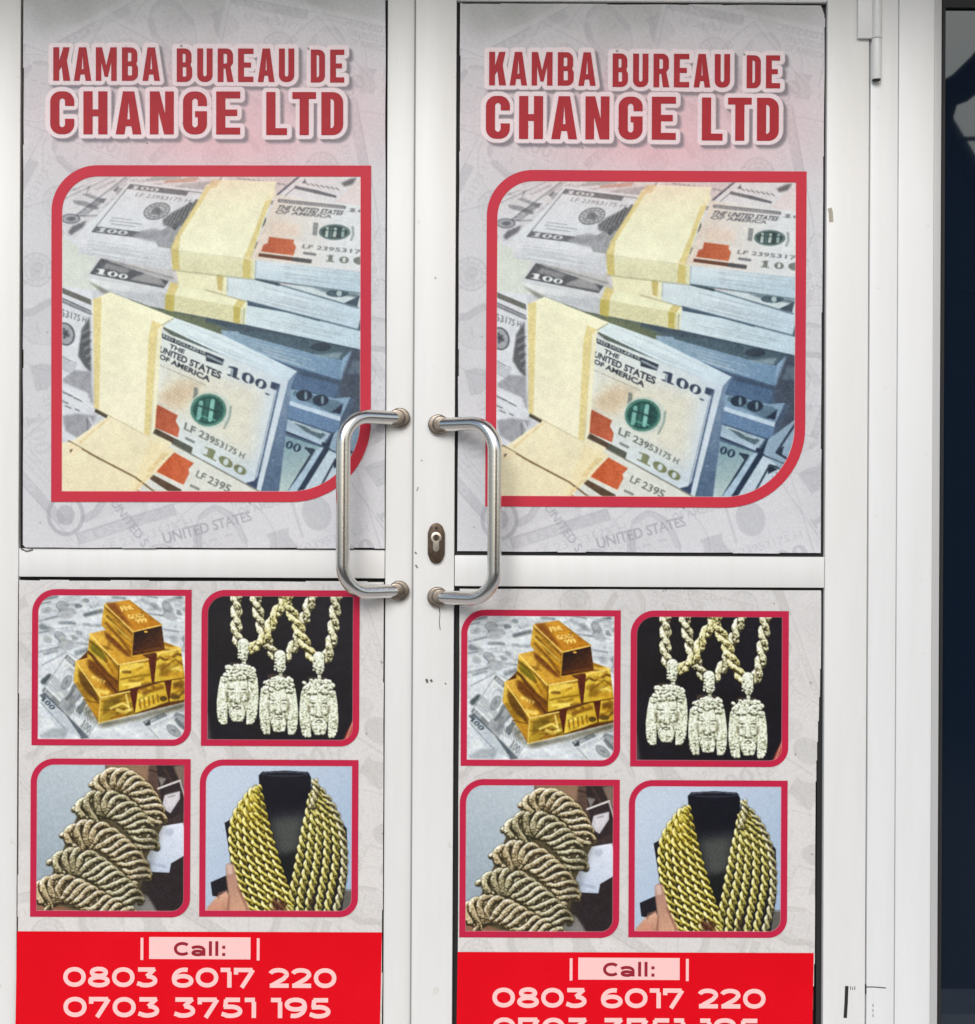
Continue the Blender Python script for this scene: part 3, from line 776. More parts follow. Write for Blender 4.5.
    cv.poly(P3((80, 670), (160, 712), (100, 760), (80, 740)), (238, 222, 190)); cv.poly(P3((85, 720), (105, 715), (92, 740)), (90, 80, 66))
    cv.poly(P3((500, 950), (600, 1010), (480, 1010)), (236, 228, 206)); cv.line(P3((495, 965), (540, 985)), 8, (150, 60, 50), .8)
    cv.line(P3((560, 875), (480, 960)), 12, (222, 196, 146), .7)
    # the band round the standing bundle
    cv.poly([(222, 782), (325, 735), (715, 888), (632, 935), (600, 985)], (243, 239, 212))
    cv.poly([(222, 782), (272, 765), (640, 935), (612, 960), (570, 1600), (545, 1600), (235, 1432)], lerp_col((239, 235, 208), (242, 235, 212), (400, 900), (400, 1500)))
    cv.poly([(226, 776), (276, 765), (262, 1440), (232, 1430)], STRIPE, .85)
    cv.poly([(580, 905), (640, 930), (614, 960), (570, 1600), (532, 1590), (560, 1000)], STRIPE, .85)
    cv.poly([(640, 935), (660, 925), (640, 960), (598, 1560), (575, 1600), (612, 960)], (240, 234, 206))
    cv.line([(640, 935), (710, 892)], 7, (170, 165, 130), .7)
    cv.line([(235, 1432), (560, 1605)], 6, (200, 186, 150), .7)
    # cut edges of the notes on the sides of the bundles
    def pages(q, n, seed):
        f = homog([(0, 0), (1, 0), (1, 1), (0, 1)], q); r = random.Random(seed)
        for k in range(n):
            v = (k + r.uniform(.1, .9)) / n; u0 = r.uniform(0, .5); u1 = r.uniform(.5, 1)
            p, q_ = f(np.array((u0, v))), f(np.array((u1, v + r.uniform(-.02, .02))))
            cv.line([tuple(p), tuple(q_)], r.uniform(3, 6), r.choice(((150, 160, 170), (170, 178, 186), (238, 242, 244))), r.uniform(.25, .5))
    pages(P2((302, 548), (938, 618), (938, 738), (296, 652)), 16, 1)
    pages([(135, 408), (690, 480), (698, 594), (150, 500)], 14, 2)
    pages(P2((130, 650), (900, 838), (905, 940), (250, 785)), 12, 3)
    pages(P2((245, 845), (930, 985), (930, 1070), (240, 925)), 11, 4)
    pages([(195, 660), (655, 745), (650, 830), (420, 780)], 8, 5)
    pages(P4((130, 30), (820, 190), (800, 290), (300, 130)), 10, 6)
    pages([(720, 900), (1440, 1212), (1390, 1258), (660, 940)], 7, 7)
    pages([(1412, 1275), (1440, 1225), (1290, 1930), (1244, 1930)], 5, 8)
    cv.line(P2((250, 790), (600, 880), (935, 966)), 9, (84, 104, 120), .9, 4); cv.line(P2((440, 690), (915, 830)), 8, (96, 116, 128), .85, 4)
    cv.line(P2((0, 722), (240, 790)), 6, (160, 156, 128), .8, 4)
    # print tone
    X, Y = cv.xy((slice(0, cv.H), slice(0, cv.W)))
    w = np.exp(-((X - 950) / 700) ** 2 - ((Y + 50) / 190) ** 2)[..., None] * .4
    cv.a = cv.a * (1 - w) + np.array((250, 196, 184)) * w
    cv.a *= (1 + .03 * (vnoise(X, Y, 120, 5) - .5))[..., None]
    cv.a += ((vnoise(X, Y, 9, 15) - .5) * 16 * (cv.a.mean(2) < 215) + (vnoise(X, Y, 34, 16) - .5) * 9)[..., None]
    cv.a = 230 - (230 - cv.a) * 1.12
    cv.a *= np.array((.985, 1.0, .985))
    cv.soften(3.0, .6)
    cv.grain(4.4, 3)
    return cv

# ------------------------------------------------------------------ small pictures (units: 975 across the crop of 165 photo pixels)
K5 = 975 / 165.0
RES = 2.1 / K5

def paint_gold():
    cv = Cv(10, 28, 935, 940, RES, (216, 222, 224))
    rnd = random.Random(4)
    X, Y = cv.xy((slice(0, cv.H), slice(0, cv.W)))
    cv.a += ((vnoise(X, Y * 1.8, 90, 2) - .5) * 34 + (vnoise(X, Y * 2, 34, 8) - .5) * 18)[..., None]
    g = (104, 112, 116)
    for (x, y, l, h, s) in ((200, 118, 85, 16, .1), (320, 180, 90, 22, -.25), (170, 228, 85, 14, .05), (310, 235, 95, 10, .1), (650, 90, 80, 18, .5), (790, 100, 90, 18, -.3), (700, 145, 130, 14, .05), (790, 305, 110, 12, .12), (60, 250, 60, 30, .4), (180, 330, 150, 7, .15), (80, 410, 70, 16, -.3), (270, 405, 60, 26, -.3), (60, 90, 90, 10, -.2), (120, 160, 130, 8, -.1), (480, 75, 70, 8, .1)):
        cv.line([(x, y), (x + l * .5, y + s * l * .5 + rnd.uniform(-3, 3)), (x + l, y + s * l)], h * 1.1, (np.array(g) + rnd.uniform(-30, 24)), .8, 15)
    for k in range(60):
        x, y = rnd.uniform(40, 900), rnd.uniform(50, 460)
        l_ = rnd.uniform(10, 60); s_ = rnd.uniform(-.35, .35)
        cv.line([(x, y), (x + l_, y + s_ * l_)], rnd.uniform(3, 9), (np.array((150, 158, 164)) + rnd.choice((-40, 0, 70))), rnd.uniform(.3, .7), 9)
    for q, al_ in (([(-60, 130), (360, 40), (430, 130), (-20, 250)], .6), ([(600, 40), (960, 100), (980, 220), (660, 180)], .6), ([(-40, 290), (300, 230), (390, 330), (30, 420)], .55), ([(720, 240), (1100, 300), (1100, 420), (760, 380)], .5)):
        note(cv, quad_map(q, 2.35, 1), (96, 104, 108), al_, (214, 219, 222), False)
    cv.poly([(60, 470), (210, 398), (330, 470), (300, 640), (220, 740), (60, 620)], (214, 218, 222), .8, 4)
    cv.line([(60, 480), (210, 400), (300, 450)], 6, g, .5)
    cv.ell(225, 535, 32, 34, g, a=.7, ring=9); cv.line([(245, 520), (245, 570)], 22, (150, 156, 160), .8, 6)
    cv.line([(75, 575), (110, 545), (150, 570), (170, 610), (205, 640), (225, 690), (210, 720)], 34, (70, 80, 82), .85, 8)
    cv.line([(95, 590), (140, 600), (160, 650), (200, 690)], 22, (120, 128, 128), .8, 6)
    cv.line([(110, 570), (150, 600)], 9, (200, 206, 206), .8); cv.line([(165, 640), (205, 672)], 7, (200, 206, 206), .7)
    note(cv, quad_map([(215, 395), (500, 650), (335, 915), (50, 640)], 2.35, 1), (84, 92, 94), .75, (216, 221, 222), False)
    note(cv, quad_map([(640, 800), (1000, 640), (1240, 850), (860, 1030)], 2.35, 1), (84, 92, 94), .75, (216, 221, 222), False)
    cv.poly([(50, 655), (80, 640), (345, 905), (300, 912), (250, 870)], (92, 100, 106), .9)
    cv.poly([(88, 662), (205, 770), (300, 905), (150, 840), (50, 690)], (198, 206, 210), .95)
    hundred(cv, homog([(0, 0), (1, 0), (1, 1), (0, 1)], [(78, 658), (150, 728), (120, 742), (58, 680)]), (80, 90, 98))
    cv.line([(60, 700), (200, 850)], 5, g, .6)
    cv.line([(215, 740), (290, 660), (330, 640)], 16, (128, 134, 136), .8, 6)
    for k in range(8):
        cv.line([(225 + k * 16, 700 + k * 6), (240 + k * 16, 760 + k * 8)], 7, g, .45)
    cv.poly([(50, 890), (120, 850), (230, 850), (200, 905), (60, 905)], (150, 158, 162), .6, 8)
    
    cv.poly([(670, 830), (700, 795), (705, 830)], (60, 66, 70), .9)
    # shadow under the bars
    cv.poly([(300, 690), (400, 815), (620, 775), (905, 690), (905, 730), (420, 845), (330, 770)], (92, 88, 66), .8, 12)
    cv.poly([(265, 460), (430, 300), (600, 300), (880, 380), (905, 690), (612, 765), (400, 815), (255, 570)], (96, 58, 14))
    cv.soften(3.0, .6)
    def face(pts, c0, c1, streak, seed):
        r = random.Random(seed)
        pa = np.array(pts, float)
        lo, hi = pa.min(0), pa.max(0)
        cv.poly(pts, lerp_col(c0, c1, tuple(pa[0]), tuple(pa[2])))
        cv.clip = cv.mask(pts)
        d = pa[1] - pa[0]; e = pa[3] - pa[0]
        for k in range(streak):
            v = r.random(); n = 6
            path = []
            for i in range(n):
                u = -.1 + 1.2 * i / (n - 1)
                q = pa[0] + d * u + e * (v + .07 * math.sin(i * 2 + k * 3) + r.uniform(-.03, .03))
                path.append(tuple(q))
            a_, b_ = sorted((r.randint(0, n - 2), r.randint(1, n - 1)))
            path = path[a_:b_ + 2]
            if len(path) < 2: continue
            cv.line(path, r.uniform(6, 22), r.choice(((96, 62, 14), (120, 84, 18), (248, 226, 130), (236, 200, 84), (160, 112, 28), (212, 164, 50))), r.uniform(.35, .8), 5)
        cv.clip = None
    def edge(p, w=6, c=(250, 226, 140), a=.9): cv.line(p, w, c, a, 2)
    T0, T1 = (222, 180, 82), (200, 148, 48)
    L0, L1 = (226, 192, 84), (176, 132, 36)
    F0, F1 = (232, 206, 92), (190, 156, 44)
    DK = (74, 44, 10)
    cv.poly([(575, 615), (640, 610), (612, 765)], (92, 44, 10)); cv.poly([(690, 425), (745, 405), (722, 580)], (96, 44, 10)); cv.poly([(785, 560), (835, 545), (812, 695)], (92, 44, 10))
    face([(830, 560), (920, 535), (920, 680), (815, 695)], F0, F1, 12, 1); face([(630, 620), (785, 570), (812, 692), (612, 762)], F0, F1, 16, 2)
    cv.poly([(835, 575), (905, 560), (905, 600), (840, 615)], (104, 66, 12), .8, 6); cv.poly([(660, 630), (780, 590), (786, 610), (655, 655)], (120, 80, 14), .8, 5)
    for k in range(5): cv.line([(640 + k * 26, 680 - k * 8), (646 + k * 26, 730 - k * 10)], 9, (110, 86, 20), .7, 3)
    cv.ell(780, 672, 22, 16, (70, 56, 20), a=.8); cv.ell(850, 664, 30, 12, (80, 62, 22), a=.8)
    edge([(612, 762), (812, 692), (905, 680)], 7, (90, 70, 20), .8)
    face([(262, 452), (338, 430), (500, 640), (410, 662)], T0, T1, 8, 3); face([(262, 452), (410, 662), (402, 812), (250, 570)], L0, L1, 12, 4)
    cv.poly([(275, 500), (330, 540), (395, 660), (400, 700), (330, 640), (290, 590)], (92, 62, 10), .85, 6)
    cv.poly([(320, 690), (395, 700), (400, 800)], (200, 150, 50), .7, 6); cv.line([(310, 680), (400, 700)], 8, (120, 84, 20), .8)
    face([(412, 668), (582, 630), (612, 764), (400, 818)], (206, 172, 66), (140, 116, 34), 18, 5)
    cv.poly([(430, 680), (540, 655), (500, 720), (425, 760)], (110, 90, 26), .7, 8); cv.line([(470, 730), (540, 700), (575, 720)], 14, (246, 226, 130), .8, 5); cv.line([(560, 650), (580, 740)], 12, (246, 226, 150), .7, 4)
    edge([(262, 455), (410, 664)], 7); edge([(412, 666), (582, 630)], 8); edge([(410, 668), (400, 815)], 5)
    cv.line([(400, 818), (612, 766)], 7, (236, 214, 150), .7)
    cv.poly([(330, 440), (400, 470), (505, 640), (480, 640), (340, 500)], (96, 56, 10), .75, 8); cv.text('999', homog([(0, 0), (1, 0), (1, 1), (0, 1)], [(390, 550), (440, 565), (430, 590), (385, 575)]), (250, 226, 140), .9)
    face([(760, 330), (880, 372), (742, 408), (700, 360)], T0, (220, 180, 80), 6, 6)
    face([(742, 408), (882, 374), (905, 545), (726, 576)], F0, F1, 16, 7); edge([(742, 408), (882, 374)], 7)
    cv.poly([(770, 470), (830, 500), (800, 540), (750, 540)], (130, 96, 18), .7, 8); cv.line([(770, 500), (850, 440), (890, 470)], 9, (120, 84, 14), .8, 4)
    cv.line([(726, 578), (905, 548)], 6, (96, 60, 14), .8)
    face([(345, 290), (440, 268), (690, 438), (515, 472)], T0, T1, 8, 8); face([(345, 290), (515, 472), (512, 628), (330, 425)], (222, 190, 80), (176, 126, 30), 14, 9)
    cv.poly([(355, 330), (440, 420), (430, 450), (350, 390)], (120, 116, 30), .8, 8); cv.poly([(335, 435), (420, 480), (510, 590), (510, 625), (400, 520)], (110, 66, 12), .8, 6)
    cv.poly([(430, 275), (520, 330), (600, 430), (560, 420), (440, 320)], (104, 56, 12), .85, 7)
    face([(522, 478), (690, 442), (712, 580), (514, 632)], (230, 200, 84), (196, 158, 44), 16, 10)
    cv.line([(530, 560), (600, 545), (700, 530)], 12, (140, 108, 22), .8, 5); cv.line([(540, 590), (640, 580)], 14, (244, 226, 120), .8, 6); cv.line([(540, 500), (660, 470)], 18, (232, 206, 100), .8, 6)
    edge([(345, 292), (515, 474)], 7); edge([(517, 474), (690, 440)], 9); edge([(517, 476), (514, 630)], 7, (120, 84, 20)); cv.line([(514, 634), (712, 582)], 6, (110, 76, 18), .8)
    face([(430, 115), (576, 90), (768, 236), (600, 276)], (212, 158, 62), (188, 126, 34), 5, 11); face([(430, 115), (600, 276), (588, 422), (412, 240)], (216, 176, 70), (170, 120, 34), 14, 12)
    cv.poly([(440, 105), (500, 110), (600, 260), (470, 160)], (112, 62, 14), .7, 8)
    cv.line([(440, 230), (520, 310), (580, 400)], 18, (112, 72, 16), .7, 8); cv.line([(430, 190), (500, 250), (585, 330)], 12, (246, 220, 120), .6, 6)
    for s_, q in (('FINE', [(520, 130), (585, 122), (605, 145), (535, 160)]), ('GOLD', [(560, 180), (650, 168), (672, 190), (580, 205)]), ('999', [(605, 205), (670, 195), (690, 220), (625, 230)])):
        cv.text(s_, homog([(0, 0), (1, 0), (1, 1), (0, 1)], q), (252, 232, 150), .9, bold=.03)
    cv.poly([(600, 280), (768, 240), (788, 386), (590, 422)], lerp_col((52, 30, 8), (104, 62, 14), (640, 290), (740, 420)))
    cv.ell(675, 278, 12, 6, (226, 180, 90)); cv.line([(605, 400), (780, 370)], 10, (126, 80, 24), .7, 6)
    edge([(430, 117), (600, 278)], 6); edge([(600, 278), (768, 238)], 8, (246, 210, 110)); edge([(602, 280), (592, 420)], 6, (214, 170, 70)); edge([(592, 422), (788, 388)], 5, (220, 176, 80)); edge([(576, 92), (768, 236)], 5, (150, 120, 40), .7)
    cv.a += ((vnoise(X, Y, 14, 31) - .5) * 22)[..., None] * np.array((1.0, .9, .5))
    cv.a = 212 - (212 - cv.a) * 1.12
    cv.soften(3.5, .65); cv.grain(4.5, 6)
    return cv

def resample(path, step):
    p = np.array(path, float)
    # smooth the polyline a little first
    for _ in range(2):
        q = [p[0]]
        for a, b in zip(p[:-1], p[1:]):
            q += [a * .75 + b * .25, a * .25 + b * .75]
        q.append(p[-1]); p = np.array(q)
    d = np.r_[0, np.cumsum(np.linalg.norm(np.diff(p, axis=0), axis=1))]
    n = max(2, int(d[-1] / step))
    t = np.linspace(0, d[-1], n)
    return np.stack([np.interp(t, d, p[:, 0]), np.interp(t, d, p[:, 1])], -1)


class Relief:
    """Height field of tubes and balls with normals, from which a picture of metal jewellery is developed."""
    def __init__(s, cv, k=2):
        s.cv, s.k = cv, k
        s.r = cv.r * k; s.W = cv.W * k; s.H = cv.H * k
        s.z = np.full((s.H, s.W), -1e9); s.n = np.zeros((s.H, s.W, 3)); s.t = np.zeros((s.H, s.W), int)
    def win(s, lo, hi):
        j0 = max(0, int((lo[0] - s.cv.x0) * s.r) - 1); j1 = min(s.W, int((hi[0] - s.cv.x0) * s.r) + 2)
        i0 = max(0, int((lo[1] - s.cv.y0) * s.r) - 1); i1 = min(s.H, int((hi[1] - s.cv.y0) * s.r) + 2)
        if j1 <= j0 or i1 <= i0: return None
        X, Y = np.meshgrid(s.cv.x0 + (np.arange(j0, j1) + .5) / s.r, s.cv.y0 + (np.arange(i0, i1) + .5) / s.r)
        return (slice(i0, i1), slice(j0, j1)), X, Y
    def _put(s, sl, ok, z, nx, ny, nz, tone):
        m = ok & (z > s.z[sl])
        s.z[sl] = np.where(m, z, s.z[sl]); s.t[sl] = np.where(m, tone, s.t[sl])
        s.n[sl] = np.where(m[..., None], np.stack([nx, ny, nz], -1), s.n[sl])
    def tube(s, pts, rad, tone=0):
        pts = np.asarray(pts, float)
        rads = np.broadcast_to(rad, (len(pts),))
        for p, q, r0, r1 in zip(pts[:-1], pts[1:], rads[:-1], rads[1:]):
            R_ = max(r0, r1)
            w = s.win(np.minimum(p, q)[:2] - R_, np.maximum(p, q)[:2] + R_)
            if w is None: continue
            sl, X, Y = w
            v = (q - p)[:2]; L = v @ v + 1e-9
            t = np.clip(((X - p[0]) * v[0] + (Y - p[1]) * v[1]) / L, 0, 1)
            dx = X - p[0] - t * v[0]; dy = Y - p[1] - t * v[1]
            r = r0 + (r1 - r0) * t
            d2 = dx * dx + dy * dy
            h = np.sqrt(np.maximum(r * r - d2, 0))
            s._put(sl, d2 < r * r, p[2] + (q[2] - p[2]) * t + h, dx / r, dy / r, h / r, tone)
    def ball(s, x, y, z, rx, ry, rz, ang=0.0, tone=0):
        R_ = max(rx, ry)
        w = s.win((x - R_, y - R_), (x + R_, y + R_))
        if w is None: return
        sl, X, Y = w
        co, si = math.cos(ang), math.sin(ang)
        u = ((X - x) * co + (Y - y) * si) / rx; v = (-(X - x) * si + (Y - y) * co) / ry
        q = 1 - u * u - v * v
        h = np.sqrt(np.maximum(q, 0))
        a_, b_, c_ = u / rx, v / ry, h / rz
        l = np.sqrt(a_ * a_ + b_ * b_ + c_ * c_) + 1e-9
        s._put(sl, q > 0, z + rz * h, (a_ * co - b_ * si) / l, (a_ * si + b_ * co) / l, c_ / l, tone)
    def develop(s, ramps, seed=1, sparkle=.2, ao=14.0, rough=.12, base=None, contrast=1.0):
        """Shade and lay over the canvas."""
        rng = np.random.RandomState(seed)
        ok = s.z > -1e8
        k = 3
        n = s.n.copy()
        X, Y = np.meshgrid(np.arange(s.W) / s.r, np.arange(s.H) / s.r)
        n[..., 0] += (vnoise(X, Y, 7, seed) - .5) * rough * 4; n[..., 1] += (vnoise(X, Y, 7, seed + 1) - .5) * rough * 4
        n /= np.linalg.norm(n, axis=2, keepdims=True) + 1e-9
        zz = np.where(ok, s.z, s.z[ok].min() if ok.any() else 0)
        def box(m, kk):
            for ax in (0, 1):
                cs = np.cumsum(np.pad(m, [(kk + 1, kk) if q == ax else (0, 0) for q in (0, 1)], mode='edge'), ax)
                m = (cs[2 * kk + 1:] - cs[:-2 * kk - 1]) / (2 * kk + 1) if ax == 0 else (cs[:, 2 * kk + 1:] - cs[:, :-2 * kk - 1]) / (2 * kk + 1)
            return m
        kk = max(2, int(12 * s.r))
        occ = np.clip((box(zz, kk) - zz) / ao, 0, 1.2)
        occ = np.clip(occ + .9 * np.clip((box(zz, max(1, kk // 3)) - zz) / (ao * .6), 0, 1), 0, 1.1)
        L1 = np.array((-.45, -.70, .55)); L1 /= np.linalg.norm(L1)
        L2 = np.array((.65, -.1, .55)); L2 /= np.linalg.norm(L2)
        d1 = np.clip(n @ L1, 0, 1); d2 = np.clip(n @ L2, 0, 1)
        v = .16 + .50 * d1 + .16 * d2 + .55 * d1 ** 9 + .25 * d2 ** 14 - .12 * np.clip(n[..., 1], 0, 1)
        v *= 1 - .85 * np.clip(occ, 0, 1)
        v = .5 + (v - .5) * contrast
        v += (rng.rand(s.H, s.W) > .985) * sparkle * np.clip(v, 0, 1)
        v = np.clip(v, 0, 1.25)
        img = np.zeros(n.shape)
        for ti, rp in enumerate(ramps):
            xs = [q[0] for q in rp]
            for ch in range(3):
                img[..., ch] = np.where(s.t == ti, np.interp(v, xs, [q[1][ch] for q in rp]), img[..., ch])
        kq = s.k
        m = ok.astype(float).reshape(s.cv.H, kq, s.cv.W, kq).mean((1, 3))
        img = (img * ok[..., None]).reshape(s.cv.H, kq, s.cv.W, kq, 3).sum((1, 3)) / (ok.reshape(s.cv.H, kq, s.cv.W, kq).sum((1, 3))[..., None] + 1e-9)
        # dark contact line round the silhouette
        sh = np.clip(box(m, max(1, int(7 * s.cv.r))) * 1.3, 0, 1) * (1 - m)
        s.cv.a *= (1 - .55 * sh)[..., None]
        s.cv.a = s.cv.a * (1 - m[..., None]) + img * m[..., None]

def frame_of(pts, i):
    t = pts[min(i + 1, len(pts) - 1)] - pts[max(i - 1, 0)]
    t = t / (np.linalg.norm(t) + 1e-9)
    return t, np.array((-t[1], t[0]))

def twisted_rope(rl, path, w, pitch, z=0.0, tone=0, phase=0.0, hand=1, bumps=0.0, fat=.27):
    pts = resample(path, 5)
    d = np.r_[0, np.cumsum(np.linalg.norm(np.diff(pts, axis=0), axis=1))]
    zc = np.broadcast_to(z, (len(pts),))
    for ph in (0, PI):
        out, rr = [], []
        for i in range(len(pts)):
            t, n = frame_of(pts, i)
            th = 2 * PI * d[i] / pitch + ph + phase
            o = pts[i] + n * (w * .27) * math.cos(th) * hand
            out.append((o[0], o[1], zc[i] + w * .27 * math.sin(th)))
            rr.append(w * fat * (1 + bumps * math.sin(2 * PI * d[i] / (pitch * .21) + ph)))
        rl.tube(out, np.array(rr), tone)

def paint_pendants():
    cv = Cv(10, 28, 935, 940, RES, (20, 17, 24))
    X, Y = cv.xy((slice(0, cv.H), slice(0, cv.W)))
    cv.a += ((vnoise(X, Y, 200, 3) - .5) * 14)[..., None] * np.array((.6, .6, 1.2))
    rnd = random.Random(9)
    cv.poly([(30, 740), (60, 760), (80, 930), (30, 930)], (120, 100, 100), .6, 10)
    cv.poly([(930, 760), (880, 860), (850, 930), (935, 935)], (186, 74, 60), .9, 4); cv.line([(925, 770), (870, 920)], 6, (226, 170, 150), .9, 3)
    rl = Relief(cv)
    def chain(path, z, tone=0):
        twisted_rope(rl, path, 66, 176, z, tone, rnd.uniform(0, 3), 1, .13)
    chain([(220, 20), (225, 130), (222, 240), (228, 320), (270, 370)], 0)
    chain([(330, 20), (345, 130), (365, 220), (390, 300), (425, 380), (470, 430)], 0)
    chain([(560, 20), (490, 120), (440, 190), (415, 270), (380, 330), (300, 385)], 30, 1)
    chain([(690, 20), (650, 120), (615, 220), (590, 300), (560, 370), (510, 430)], 0)
    chain([(470, 20), (530, 130), (570, 200), (600, 280), (640, 370), (690, 440)], 30, 1)
    chain([(815, 20), (805, 150), (795, 250), (785, 340), (750, 445)], 0)
    def bail(x, y):
        rl.tube([(x, y - 42, 40), (x + 2, y + 10, 44), (x + 4, y + 42, 36)], np.array((34, 30, 20)), 2)
        rl.tube([(x + 4, y + 40, 30), (x + 4, y + 92, 20)], 11, 2)
        for k in range(60):
            rl.ball(x + rnd.uniform(-30, 30), y + rnd.uniform(-52, 40), 66, 7, 7, 6, 0, 2)
    bail(266, 390); bail(482, 458); bail(710, 466)
    def head(cx, top, w, h, tl):
        g = lambda u, v, z=0: (cx + (u * w / 2) * 1.0 + tl * (v - .5) * h, top + v * h, z)
        B = lambda u, v, z, rx, ry, rz, a_=0: rl.ball(*g(u, v, z), rx * w / 2, ry * h, rz, a_, 2)
        cv.line([g(-.4, .03)[:2], g(.35, .03)[:2]], 34, (70, 58, 46), .9, 6)
        B(0, .52, 0, .60, .42, 60)                                   # face
        B(0, .80, 26, .36, .14, 34)                                  # chin and beard
        for k in range(70):
            u = rnd.uniform(-.74, .74); v = rnd.uniform(.04, .25) + .07 * u * u
            B(u, v, 24 + 26 * (1 - abs(u)), rnd.uniform(.10, .17), rnd.uniform(.03, .05), 20, rnd.uniform(0, 3))
        for sg in (-1, 1):
            for k in range(4):
                u = sg * (.58 + .085 * k)
                e_ = rnd.uniform(-.03, .03)
                rl.tube([g(u * .95, .24, 30 - k * 5), g(u * 1.02, .42, 26 - k * 5), g(u * 1.06 + e_, .62, 22 - k * 4), g(u * 1.01, .80, 16 - k * 4), g(u * .94 + e_, .955 - .03 * (k % 2), 6)], np.array((13, 15, 16, 16, 11)), 2)
                for q in range(3):
                    vv = .32 + q * .2 + .05 * k
                    rl.ball(*g(u * 1.03, vv, 32 - k * 5), 11, 8, 9, .5 * sg, 2)
            B(sg * .27, .40, 44, .17, .022, 26, -.15 * sg)            # brow
            B(sg * .27, .455, 36, .12, .022, 24)                      # eye
            B(sg * .32, .57, 34, .14, .06, 30)                        # cheek
            rl.tube([g(sg * .03, .675, 62), g(sg * .2, .69, 56), g(sg * .33, .78, 44), g(sg * .28, .86, 40)], np.array((8, 10, 9, 7)), 2)
            for k in range(8):
                u = rnd.uniform(.02, .3)
                rl.tube([g(sg * u, .76, 52), g(sg * u * 1.05, .84, 50), g(sg * u * .8, .915, 40)], 8, 2)
        rl.tube([g(0, .40, 50), g(0, .56, 66), g(0, .61, 70)], np.array((10, 13, 18)), 2)
        B(0, .72, 54, .12, .018, 14)
        return [(g(sg * .52, .52)[:2], g(sg * .27, .475)[:2], sg) for sg in (-1, 1)]
    marks = head(236, 462, 244, 368, -.05) + head(474, 530, 226, 358, .02) + head(712, 545, 226, 360, .03)
    dim = [(0, (40, 36, 20)), (.14, (96, 90, 60)), (.32, (176, 170, 128)), (.55, (218, 216, 176)), (.8, (244, 244, 218)), (1.2, (255, 255, 246))]
    yel = [(0, (42, 38, 16)), (.14, (102, 94, 50)), (.32, (184, 174, 110)), (.55, (224, 218, 156)), (.8, (244, 242, 200)), (1.2, (255, 252, 232))]
    ice = [(0, (66, 64, 46)), (.12, (130, 130, 102)), (.28, (192, 196, 166)), (.5, (222, 228, 202)), (.75, (242, 246, 230)), (1.2, (255, 255, 250))]
    rl.develop([dim, yel, ice], 7, .6, 17, .36, contrast=1.35)
    for ear, eye, sg in marks:
        cv.ell(ear[0], ear[1], 9, 28, (90, 80, 52), .12 * sg, a=.45, soft=12); cv.line([(eye[0] - 16, eye[1]), (eye[0] + 16, eye[1])], 6, (110, 106, 78), .5, 8)
    cv.soften(3.0, .6); cv.grain(5.0, 7)
    return cv

